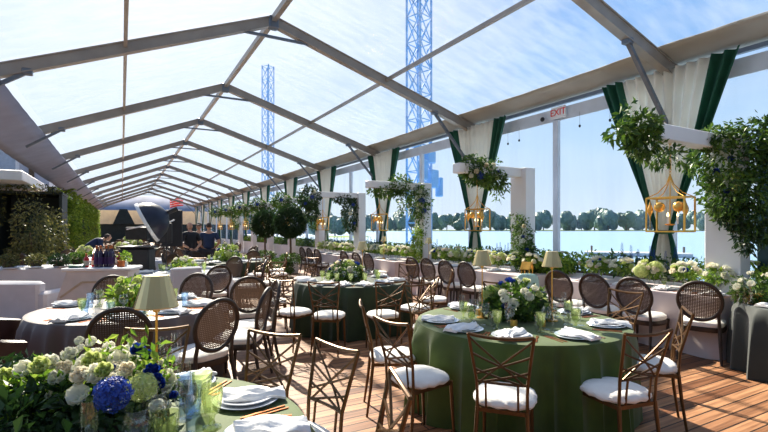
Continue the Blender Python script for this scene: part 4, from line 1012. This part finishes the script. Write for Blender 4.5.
for x, y, lb in ((-.15, .02, 'left of the dark ones'), (-.22, -.08, 'farthest left'), (.2, .08, 'behind the dark ones')): use(brd, onbar(x, y), 0, 'short red bottle on the white bar, '+lb, 'red bottles on the bar')
o = MB().lathe([(.001, 0), (.05, 0), (.055, .1), (.05, .1), (.001, .09)], 16).build('copper_cup', copper); o.location = onbar(.3, -.1); tag(o, 'copper cup right of the dark bottles on the bar', 'cup')
o = MB().lathe([(.001, 0), (.12, 0), (.13, .035), (.12, .04), (.001, .03)], 20).build('green_dish', mat('green_glaze', (.02, .12, .09), .3)); o.location = onbar(-.34, -.1); tag(o, 'flat dark green dish at the left end of the bar', 'dish')
t = thing('potted_herb', 'small bright green plant at the right of the bottles on the bar', 'plant', onbar(.28, .1)); leaves('foliage', t, [(0, 0, .14, .09, .09, .08)], 220, .05, lbr); MB().lathe([(.001, 0), (.04, 0), (.05, .08), (.001, .08)], 12).build('pot', whitep, t)
sofa = thing('sofa', 'white upholstered sofa seen from behind, left of the bar', 'sofa', (-1.35, 9.7, 0), -.55)
graysofa = mat('sofa_fabric', (.60, .58, .62), .85, 0, .05, 6)
MB().bbox((0, -.3, .42), (.95, .2, .68), .04).build('backrest', graysofa, sofa); MB().bbox((0, .1, .28), (.95, .7, .3), .05).build('seat', graysofa, sofa)
for s in (-1, 1): MB().bbox((s*.5, .05, .34), (.16, .85, .52), .04).build('armrest', graysofa, sofa)
for s in (-1, 1):
    for q in (-.3, .35): MB().tube([(s*.42, q, 0), (s*.42, q, .14)], .02, 6).build('leg', walnut, sofa)
# brown barrel chair
bc = thing('barrel_chair', 'dark brown barrel armchair at the left edge beside the taupe table', 'armchair', (-1.27, 6.05, 0), -.6)
mb = MB(); rings = []
for k in range(25):
    a = PI*(-.08)+ (PI*1.16)*k/24; a += PI
    h = .84-.16*abs(k-12)/12; c_, s_ = cos(a), sin(a)
    rings.append([(.36*c_, .34*s_, .18), (.40*c_, .38*s_, .5), (.44*c_, .42*s_, h), (.40*c_, .38*s_, h+.015), (.34*c_, .32*s_, h-.03), (.31*c_, .29*s_, .42), (.30*c_, .28*s_, .18)])
mb.loft(rings); mb.build('curved_back', brownl, bc)
MB().lathe([(.001, .22), (.30, .22), (.33, .26), (.33, .40), (.28, .45), (.001, .455)], 28).build('seat', brownl, bc)
for k in range(4): a = PI/4+k*PI/2; MB().tube([(.26*cos(a), .26*sin(a), .24), (.29*cos(a), .29*sin(a), 0)], [.02, .013], 8).build('leg', walnut, bc)
bc2 = copytree(bc, (-.95, 5.05, 0), -1.1, 'dark brown barrel armchair at the left edge, nearest the foreground flowers')
# buffet garden behind sofa
rect_cloth(-2.4, -.7, 12.2, 13.4, wcloth, 'white cloth on the plant-covered buffet table at the left', 9); long_table(-2.4, -.7, 12.2, 13.4, 'folding table under the white cloth at the left, behind the sofa')
for i, (x, y, m, lb) in enumerate(((-2.1, 12.6, lol, 'olive-coloured plant at the left end of the left buffet table'), (-1.65, 12.8, lol, 'olive-coloured plant in the middle of the left buffet table'), (-1.2, 12.5, ldk, 'dark plant on the left buffet table'), (-.9, 13.0, lgt, 'green plant at the right end of the left buffet table'))):
    t = thing('potted_plant', lb, 'plant', (x, y, TZ)); leaves('foliage', t, [(0, 0, .16, .18, .18, .12)], 450, .07, m); MB().lathe([(.001, 0), (.09, 0), (.11, .14), (.001, .13)], 14).build('pot', bark, t)
for i, (x, y) in enumerate(((-2.0, 12.3), (-1.6, 12.35), (-1.1, 12.3), (-.85, 12.5))): tw('dinner_plate', PLATE, x, y, TZ+.001, 0, 'white plate on the left buffet table', 'plate', 'buffet plates', 1.3)
def olive(x, y, h, r_, label, m=lol, n=1800):
    t = thing('olive_tree', label, 'tree', (x, y, 0))
    MB().tube([(0, 0, 0), (.03, .02, h*.3), (-.03, 0, h*.6)], [.05, .04, .02], 6).build('trunk', bark, t)
    leaves('foliage', t, [(0, 0, h*.65, r_, r_, h*.33), (.15, .1, h*.4, r_*.8, r_*.8, h*.25), (-.2, 0, h*.35, r_*.6, r_*.6, h*.25)], n, .10, m, shell=.25, droop=.4)
olive(-2.1, 15.5, 2.5, .45, 'straggly olive-coloured tree by the dark wall, leftmost'); olive(-1.85, 17.3, 2.3, .4, 'straggly yellowish tree by the dark wall, right of the leftmost')
olive(-2.3, 19.5, 2.2, .5, 'dark leafy tree in front of the dark booth', ldk)
# left building: facade with sloping eaves, window, awning; dark wall below
hb = thing('house', 'pale grey house with a window and white awning beyond the left eave', 'building', (0, 26.3, 0))
MB().loft([[(x, y, z) for x, z in ((-16.4, 3.5), (-2.9, 3.5), (-2.9, 5.3), (-9.4, 9.2), (-16.4, 5.3))] for y in (0, 6)]).build('upper_wall', siding, hb, False)
MB().box((-9.6, 3, 1.8), (13.8, 6, 3.5)).build('lower_wall', darkwall, hb, False)
MB().bbox((-8.9, -3.2, 3.42), (11.9, 6.4, .36), .03).build('awning', whitep, hb)
wi = MB().bbox((-4.6, -.03, 4.75), (1.2, .12, 1.5), .02).build('window_frame', whitep, hb)
MB().box((-4.6, -.1, 4.75), (.95, .02, 1.25)).build('pane', mat('window_pane_grey', (.42, .48, .58), .15, 0, .1), wi, False)
wi = MB().bbox((-7.2, -.03, 4.9), (1.3, .12, 1.9), .02).build('window_frame', blackp, hb)
MB().box((-7.2, -.1, 4.9), (1.0, .02, 1.6)).build('pane', mat('window_pane_blue', (.15, .25, .38), .15, 0, .1), wi, False)
MB().bbox((-3.55, -.06, 4.6), (.2, .1, 1.9), .02).build('downpipe', bark, hb)
MB().bbox((-5.0, -.15, 2.9), (.5, .06, .45), .01).build('notice', mat('notice_white', (.75, .85, .95), .5), hb)
# dark open booth in front with planting
bo = thing('booth', 'dark open-fronted booth with climbing plants, at the left under the tent', 'booth', (-2.95, 22.5, 0))
MB().bbox((0, 1., 1.5), (1.9, .1, 3.0), .01).build('back_panel', darkwall, bo); MB().bbox((0, 0, 2.95), (2.0, 2.1, .1), .01).build('roof_slab', darkwall, bo)
for s in (-1, 1): MB().bbox((s*.93, 0, 1.45), (.1, 2., 2.9), .01).build('side_panel', darkwall, bo)
leaves('climber', bo, [(0, -1., 3.05, 1.0, .25, .2), (-.9, -1., 2.4, .18, .2, .6), (.6, -1, .8, .4, .3, .8), (-.3, -1, .6, .5, .3, .5)], 1500, .12, lol)
def make_ivy():
    t = thing('ivy_column', '', 'plant')
    leaves('foliage', t, [(0, 0, 3.2, .42, .45, .8), (0, 0, 2.2, .4, .45, 1.0), (0, 0, 1.0, .45, .5, 1.0)], 4800, .14, lbr, shell=.8, outward=1)  # bright leaf colours put the sunlit look into the ivy
    MB().tube([(0, 0, 0), (0, 0, 4)], .05, 6).build('stem', bark, t); return t
iv = make_ivy()
for i in range(6, 13): use(iv, (XL+.02, FY[i], 0), i*.9, 'column of bright ivy climbing the left post by the dark booth' if i == 6 else ('ivy column on a left tent post, next behind the brightest' if i == 7 else 'ivy column on a left tent post far down the tent'), 'ivy columns')
for i in range(7, 12):
    t = thing('hedge_screen', 'dark clipped hedge between left tent posts', 'hedge', (XL, FY[i]+2.5, 0), 0, 'left hedge screens')
    leaves('foliage', t, [(0, 0, 1.3, .35, 1.5, 1.3)], 2200, .16, ldk, shell=.9); MB().bbox((0, 0, .2), (.4, 3.2, .4), .02).build('trough', bark, t)

# ------------------------------------------------------------------ photo gear
sb = thing('softbox_light', 'large black studio softbox on a stand, silver rim facing left', 'studio light', (*at(153, 10.2, 0)[:2], 0), 0)
mb = MB(); q = Matrix.Translation((0, 0, 1.78)) @ Matrix.Rotation(math.radians(-112), 4, 'Z') @ Matrix.Rotation(math.radians(22), 4, 'Y')
dome = [[q @ Vector((x, r_*cos(a), r_*sin(a))) for a in [PI/8+2*PI*k/16 for k in range(16)]] for (r_, x) in ((.42, 0), (.40, .10), (.33, .22), (.20, .33), (.06, .40))]
q = Matrix.Translation((0, 0, 1.80)) @ Matrix.Rotation(math.radians(-8), 4, 'Z') @ Matrix.Rotation(math.radians(-28), 4, 'Y')
dome = [[q @ Vector((x, r_*cos(a), r_*sin(a))) for a in [2*PI*k/24 for k in range(24)]] for (r_, x) in ((.44, -.12), (.42, .0), (.35, .14), (.22, .26), (.06, .33))]
MB().loft(dome, cap=False).build('dome', bluedark, sb)
MB().loft([[q @ Vector((x, r_*cos(a), r_*sin(a))) for a in [2*PI*k/24 for k in range(24)]] for (r_, x) in ((.46, -.16), (.465, -.12), (.455, -.09), (.43, -.10), (.001, -.11))], cap=False).build('diffuser', silver, sb)
MB().tube([q @ Vector((.3, 0, 0)), q @ Vector((.55, 0, 0))], .05, 10).build('lamp_head', blackp, sb)
MB().tube([(.25, 0, .3), (.27, 0, 1.65)], .015, 8).build('pole', blackp, sb)
for k in range(3): a = k*2.1; MB().tube([(.25, 0, .75), (.25+.42*cos(a), .42*sin(a), 0)], .011, 6).build('leg', blackp, sb)
fg = thing('light_flag', 'upright black panel on a stand behind the softbox', 'studio panel', (*at(172, 12.2, 0)[:2], 0), -.45)
MB().bbox((0, 0, 1.62), (.52, .08, .95), .01).build('panel', blackm, fg); MB().tube([(0, 0, 0), (0, 0, 1.2)], .018, 6).build('pole', blackp, fg)
for k in range(3): a = k*2.1+.4; MB().tube([(0, 0, .6), (.4*cos(a), .4*sin(a), 0)], .011, 6).build('leg', blackp, fg)
for (x, y, z, w_, h_, rz, lb) in ((*at(164, 11.4, 0)[:2], 1.5, .34, .5, .2, 'black video light on a stand between the softbox and the panel'), (*at(138, 10.9, 0)[:2], 1.5, .5, .3, -.5, 'black flash head tilted on a stand left of the softbox')):
    t = thing('video_light', lb, 'studio light', (x, y, 0), rz); MB().bbox((0, 0, z), (w_, .2, h_), .02).build('housing', blackp, t); MB().bar((-w_*.4, -.12, z+h_*.3), (w_*.6, -.12, z+h_*.65), .02, .03).build('barn_door', silver, t, False)
    MB().tube([(0, 0, .2), (0, 0, z)], .014, 6).build('pole', blackp, t)
    for k in range(3): a = k*2.1; MB().tube([(0, 0, .7), (.4*cos(a), .4*sin(a), 0)], .01, 6).build('leg', blackp, t)
ct = thing('equipment_cart', 'black cloth-covered equipment cart under the studio lights', 'cart', (.36, 9.75, 0), -.3)
ct.location = (.28, 10.6, 0)
MB().bbox((0, 0, .72), (.55, .5, 1.0), .03).build('covered_body', blackm, ct); MB().bbox((0, 0, 1.24), (.62, .55, .04), .01).build('shelf', blackp, ct)
for sx in (-1, 1):
    for sy in (-1, 1): MB().tube([(sx*.22, sy*.18, .25), (sx*.22, sy*.18, 0)], .03, 8).build('caster', blackp, ct)

# ------------------------------------------------------------------ people
def skinned(name, verts, edges, radii, m, parent, root=0, sub=2):
    me = bpy.data.meshes.new(name); me.from_pydata(verts, edges, []); o = bpy.data.objects.new(name, me); COL.objects.link(o)
    sk = o.modifiers.new('skin', 'SKIN'); 
    if not me.skin_vertices: me.skin_vertices.new() if hasattr(me.skin_vertices, 'new') else None
    for i, r_ in enumerate(radii):
        rr = r_ if isinstance(r_, tuple) else (r_, r_); me.skin_vertices[0].data[i].radius = rr
    me.skin_vertices[0].data[root].use_root = True
    sub_ = o.modifiers.new('sub', 'SUBSURF'); sub_.levels = sub; sub_.render_levels = sub
    bpy.context.view_layer.update()
    m2 = bpy.data.meshes.new_from_object(o.evaluated_get(bpy.context.evaluated_depsgraph_get())); bpy.data.objects.remove(o)
    m2.materials.clear(); m2.materials.append(m); m2.polygons.foreach_set('use_smooth', [True]*len(m2.polygons)); m2.name = name
    return link(name, m2, parent)
def person(label, loc, rz, shirt, arms='hips', bend=0., cap=False, bald=False):
    t = thing('person', label, 'person', loc, rz)
    def B(p):   # bend the upper body forward (+y) about the hips
        x, y, z = p
        if z > .98 and bend: dz = z-.98; return (x, y+dz*sin(bend), .98+dz*cos(bend)+(-y*sin(bend)))
        return p
    if arms == 'hips': L = [(.19, 0, 1.44), (.31, -.08, 1.20), (.19, .03, 1.02)]
    elif arms == 'back': L = [(.20, 0, 1.44), (.30, -.06, 1.18), (.12, -.2, 1.05)]
    else: L = [(.20, 0, 1.44), (.23, .06, 1.16), (.17, .24, .98)]
    def A(s): return [B((s*p[0], p[1], p[2])) for p in L]
    V = [(0, 0, .96), B((0, 0, 1.12)), B((0, -.01, 1.30)), B((0, -.01, 1.46)), B((0, .0, 1.54)), B((0, .01, 1.60))]
    a, b = A(1), A(-1)
    if arms == 'down' and bend:
        for q in (a, b):
            sh = Vector(q[0]); q[1] = (q[0][0], sh.y+.02, sh.z-.27); q[2] = (q[0][0]*.8, sh.y+.08, sh.z-.52)
    V += a + b; n0 = 6
    V += [(.09, 0, .90), (.10, .02, .50), (.10, -.02, .09), (.11, .12, .04), (-.09, 0, .90), (-.10, .02, .50), (-.10, -.02, .09), (-.11, .12, .04)]
    E_ = [(0, 1), (1, 2), (2, 3), (3, 4), (4, 5), (3, 6), (6, 7), (7, 8), (3, 9), (9, 10), (10, 11), (0, 12), (12, 13), (13, 14), (14, 15), (0, 16), (16, 17), (17, 18), (18, 19)]
    Rr = [(.14, .11), (.13, .10), (.15, .11), (.10, .08), .055, .055, .06, .045, .03, .06, .045, .03, .09, .06, .045, .035, .09, .06, .045, .035]
    body = skinned('body', V, E_, Rr, skin, t)
    hd = B((0, .02, 1.68)); 
    mb = MB(); mb.ell(hd, (.076, .096, .112), 16, 12); mb.ell((hd[0], hd[1]+.098, hd[2]-.012), (.014, .018, .022), 8, 6)
    for s in (-1, 1): mb.ell((hd[0]+s*.077, hd[1]-.005, hd[2]-.005), (.012, .02, .03), 8, 6)
    head = mb.build('head', skin, t)
    for s in (-1, 1): MB().ell((hd[0]+s*.03, hd[1]+.086, hd[2]+.012), (.012, .008, .008), 8, 6).build('eye', hairm, head)
    MB().ell((hd[0], hd[1]+.086, hd[2]-.052), (.024, .008, .006), 8, 6).build('mouth', brownl, head)
    if not bald: MB().ell((hd[0], hd[1]-.018, hd[2]+.028), (.083, .095, .098), 16, 10).build('hair', hairm, head)
    if cap: MB().ell((hd[0], hd[1]+.01, hd[2]+.07), (.088, .105, .06), 16, 8).ell((hd[0], hd[1]+.12, hd[2]+.06), (.07, .07, .012), 12, 6).build('cap', trouser, head)
    # clothing: slightly larger shells
    def lerp(p, q_, k): return tuple(p[i]+(q_[i]-p[i])*k for i in range(3))
    SV = [(0, 0, .93), V[1], V[2], V[3], a[0], lerp(a[0], a[1], .8), b[0], lerp(b[0], b[1], .8)]
    skinned('shirt', SV, [(0, 1), (1, 2), (2, 3), (3, 4), (4, 5), (3, 6), (6, 7)], [(.185, .145), (.175, .14), (.19, .145), (.125, .105), .085, .072, .085, .072], shirt, t)
    skinned('trousers', [(0, 0, .95), V[12], V[13], (.10, -.01, .12), V[16], V[17], (-.10, -.01, .12)], [(0, 1), (1, 2), (2, 3), (0, 4), (4, 5), (5, 6)], [(.175, .14), .115, .085, .07, .115, .085, .07], trouser, t)
    for s, k in ((1, 14), (-1, 18)): MB().ell((V[k][0], V[k][1]+.06, .045), (.05, .14, .045), 12, 8).build('shoe', blackp, t)
    # hands with fingers
    for s, arm in ((1, a), (-1, b)):
        w_ = Vector(arm[2]); d = (w_-Vector(arm[1])).normalized(); sdv = d.cross(Vector((0, 1, 0))).normalized() if abs(d.y) < .9 else Vector((1, 0, 0)); up = sdv.cross(d)
        hv = [tuple(w_), tuple(w_+d*.07)]; he = [(0, 1)]; hr = [.028, .033]
        for k, (off, ln_) in enumerate(((-.03, .06), (-.01, .075), (.01, .07), (.03, .055))):
            i = len(hv); hv += [tuple(w_+d*.09+sdv*off), tuple(w_+d*(.09+ln_*.6)+sdv*off*1.1+up*.01), tuple(w_+d*(.09+ln_)+sdv*off+up*.03)]; he += [(1, i), (i, i+1), (i+1, i+2)]; hr += [.011, .010, .008]
        i = len(hv); hv += [tuple(w_+d*.04+up*.035-sdv*.02), tuple(w_+d*.08+up*.05-sdv*.03)]; he += [(0, i), (i, i+1)]; hr += [.013, .010]
        skinned('hand', hv, he, hr, skin, t, sub=1)
    return t
ps = .97
person('bald person in a black polo shirt seen from behind, hand at the waist', (*at(190, 13.6, 0)[:2], 0), .35, blacks, 'back', bald=True)
person('person in dark shirt and cap standing between the other two, facing the camera', (*at(199, 15.4, 0)[:2], 0), 2.9, blacks, 'hips', cap=True)
person('person in a navy T-shirt with hands on hips, rightmost of the standing three', (*at(209, 14.6, 0)[:2], 0), -.2, navy, 'hips')
person('person in a navy shirt bending over a table at the left, by the ivy', (*at(86, 15.5, 0)[:2], 0), -1.5, navy, 'down', bend=1.05)
bp_ = at(100, 15.4, 0); rect_cloth(bp_[0]-.4, bp_[0]+.5, bp_[1]-.4, bp_[1]+.4, slate, 'slate cloth on the small table under the bending person', 11); long_table(bp_[0]-.4, bp_[0]+.5, bp_[1]-.4, bp_[1]+.4, 'folding table under the slate cloth beside the bending person')

# ------------------------------------------------------------------ far end of the tent
fe = thing('pavilion', 'low beige pavilion with a dark gable closing the far end of the tent', 'building', (0, 64, 0))
MB().box((2.5, 2, 1.0), (24, 3, 2.4)).build('dark_wall', darkwall, fe, False)
MB().loft([[(-10, .4, 2.2), (15, .4, 2.2), (15, 3.6, 2.2), (-10, 3.6, 2.2)], [(-9, 1.6, 3.9), (14, 1.6, 3.9), (14, 2.4, 3.9), (-9, 2.4, 3.9)]]).build('roof', beige, fe, False)
MB().loft([[(-.9, .2, 2.2), (1.4, .2, 2.2), (1.4, .5, 2.2), (-.9, .5, 2.2)], [(-.2, .6, 4.0), (.6, .6, 4.0), (.6, .9, 4.0), (-.2, .9, 4.0)]]).build('gable', darkwall, fe, False)
hl2 = MB()
hl2.loft([[(60*cos(a)*k*1.6, 60*sin(a)*k*.5, z) for a in [2*PI*j/40 for j in range(40)]] for (k, z) in ((1, 0), (.85, 4), (.6, 8), (.3, 10.5), (.02, 11))]); o = hl2.build('hill', hazehill); o.location = at(148, 240, -1); o.scale = (1, 1, 1.75); struct(o)
fg2 = thing('flag', 'red and white striped flag above the far pavilion', 'flag', (5.1, 62, 0))
MB().tube([(0, 0, 0), (0, 0, 5.2)], .03, 8).build('pole', whitep, fg2)
for k in range(7):
    z0 = 4.15+k*.14; mb = MB(); mb.grid(lambda u, v: (u*1.5, .12*sin(u*6+v), z0+.14*v-.2*u*u+.5*u), 12, 1); mb.build('stripe', redm if k % 2 == 0 else whitep, fg2)

# ------------------------------------------------------------------ beyond: shore, trees, towers, dock
land = MB().box((900, 1240, -.7), (3000, 800, 1.0)); sh = land.build('shore', mat('shore_ground', (.22, .28, .14), .9, 0, .2, .01), smooth=False); struct(sh)
sh.rotation_euler = (0, 0, -.52); sh.location = (-280, -130, 0)
crown = []
for k in range(5):
    mb = MB(); 
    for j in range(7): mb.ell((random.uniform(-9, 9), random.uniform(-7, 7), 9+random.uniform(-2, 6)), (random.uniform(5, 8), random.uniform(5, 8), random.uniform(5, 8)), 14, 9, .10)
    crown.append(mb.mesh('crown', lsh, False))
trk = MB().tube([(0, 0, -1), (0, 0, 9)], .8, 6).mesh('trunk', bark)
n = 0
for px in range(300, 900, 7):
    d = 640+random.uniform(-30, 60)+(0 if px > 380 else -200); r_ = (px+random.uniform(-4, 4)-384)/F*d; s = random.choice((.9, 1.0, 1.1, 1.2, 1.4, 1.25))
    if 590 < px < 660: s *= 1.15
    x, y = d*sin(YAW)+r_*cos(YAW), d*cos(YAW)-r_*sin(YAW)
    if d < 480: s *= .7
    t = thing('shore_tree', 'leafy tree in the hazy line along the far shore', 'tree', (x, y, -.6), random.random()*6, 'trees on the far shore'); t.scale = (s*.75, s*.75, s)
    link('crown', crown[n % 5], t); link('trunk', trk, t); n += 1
islet = MB().lathe([(.1, 0), (9, .0), (7, .25), (.1, .4)], 30).build('grassy_islet', mat('bright_grass', (.30, .42, .08), .9, 0, .2, .3)); p = at(345, 150, -1); islet.location = p; struct(islet)
for px, s in ((322, .38), (335, .3), (352, .26)):
    p = at(px, 155, -.6); t = thing('islet_tree', 'round tree on the grassy islet behind the ball trees', 'tree', p, px, 'islet trees'); t.scale = (s, s, s); link('crown', crown[px % 5], t); link('trunk', trk, t)
def tower(label, loc, W, H, seg, rz):
    t = thing('lattice_tower', label, 'tower', loc, rz, 'blue lattice towers'); mb = MB(); mc = MB()
    cs = [(-W/2, -W/2), (W/2, -W/2), (W/2, W/2), (-W/2, W/2)]
    for (x, y) in cs: mb.bar((x, y, 0), (x, y, H), W*.09, W*.09)
    mb.build('mast', bluet, t, False)
    k = int(H/seg)
    for i in range(k):
        z0, z1 = i*seg, (i+1)*seg
        for j in range(4):
            (a, b), (c, d) = cs[j], cs[(j+1) % 4]
            mc.bar((a, b, z0), (c, d, z1), W*.05, W*.05); mc.bar((c, d, z0), (a, b, z1), W*.05, W*.05); mc.bar((a, b, z1), (c, d, z1), W*.05, W*.05)
    mc.build('bracing', bluet, t, False); return t
p = at(419, 62, -1); tw1 = tower('tall blue lattice tower rising past the top of the picture', p, 2.3, 52, 3.4, .3)
for z, x, w_, h_ in ((10.2, -1.2, 1.3, 2.6), (9.2, .9, 1.6, 2.4), (12.2, .3, 1.5, 2.0), (8.2, 2.3, .7, 2.6), (13, -2.3, .6, 2.0)): MB().bbox((x, -1.6, z), (w_, .9, h_), .1).build('antenna', bluet, tw1)
p = at(268, 150, -1); tower('smaller distant blue lattice tower seen through the roof', p, 2.6, 55, 4.2, .6)
dk = thing('floating_dock', 'pale grey floating dock on the water beyond the EXIT bay', 'dock', (*at(636, 45, -.9)[:2], -1.0), -1.0)
MB().bbox((0, 0, .18), (9, 2.6, .36), .03).build('deck_surface', mat('dock_grey', (.5, .55, .62), .7, 0, .1), dk)
for s in (-1, 1): MB().tube([(s*4, 1.2, -.6), (s*4, 1.2, .9)], .1, 8).build('pile', bark, dk)
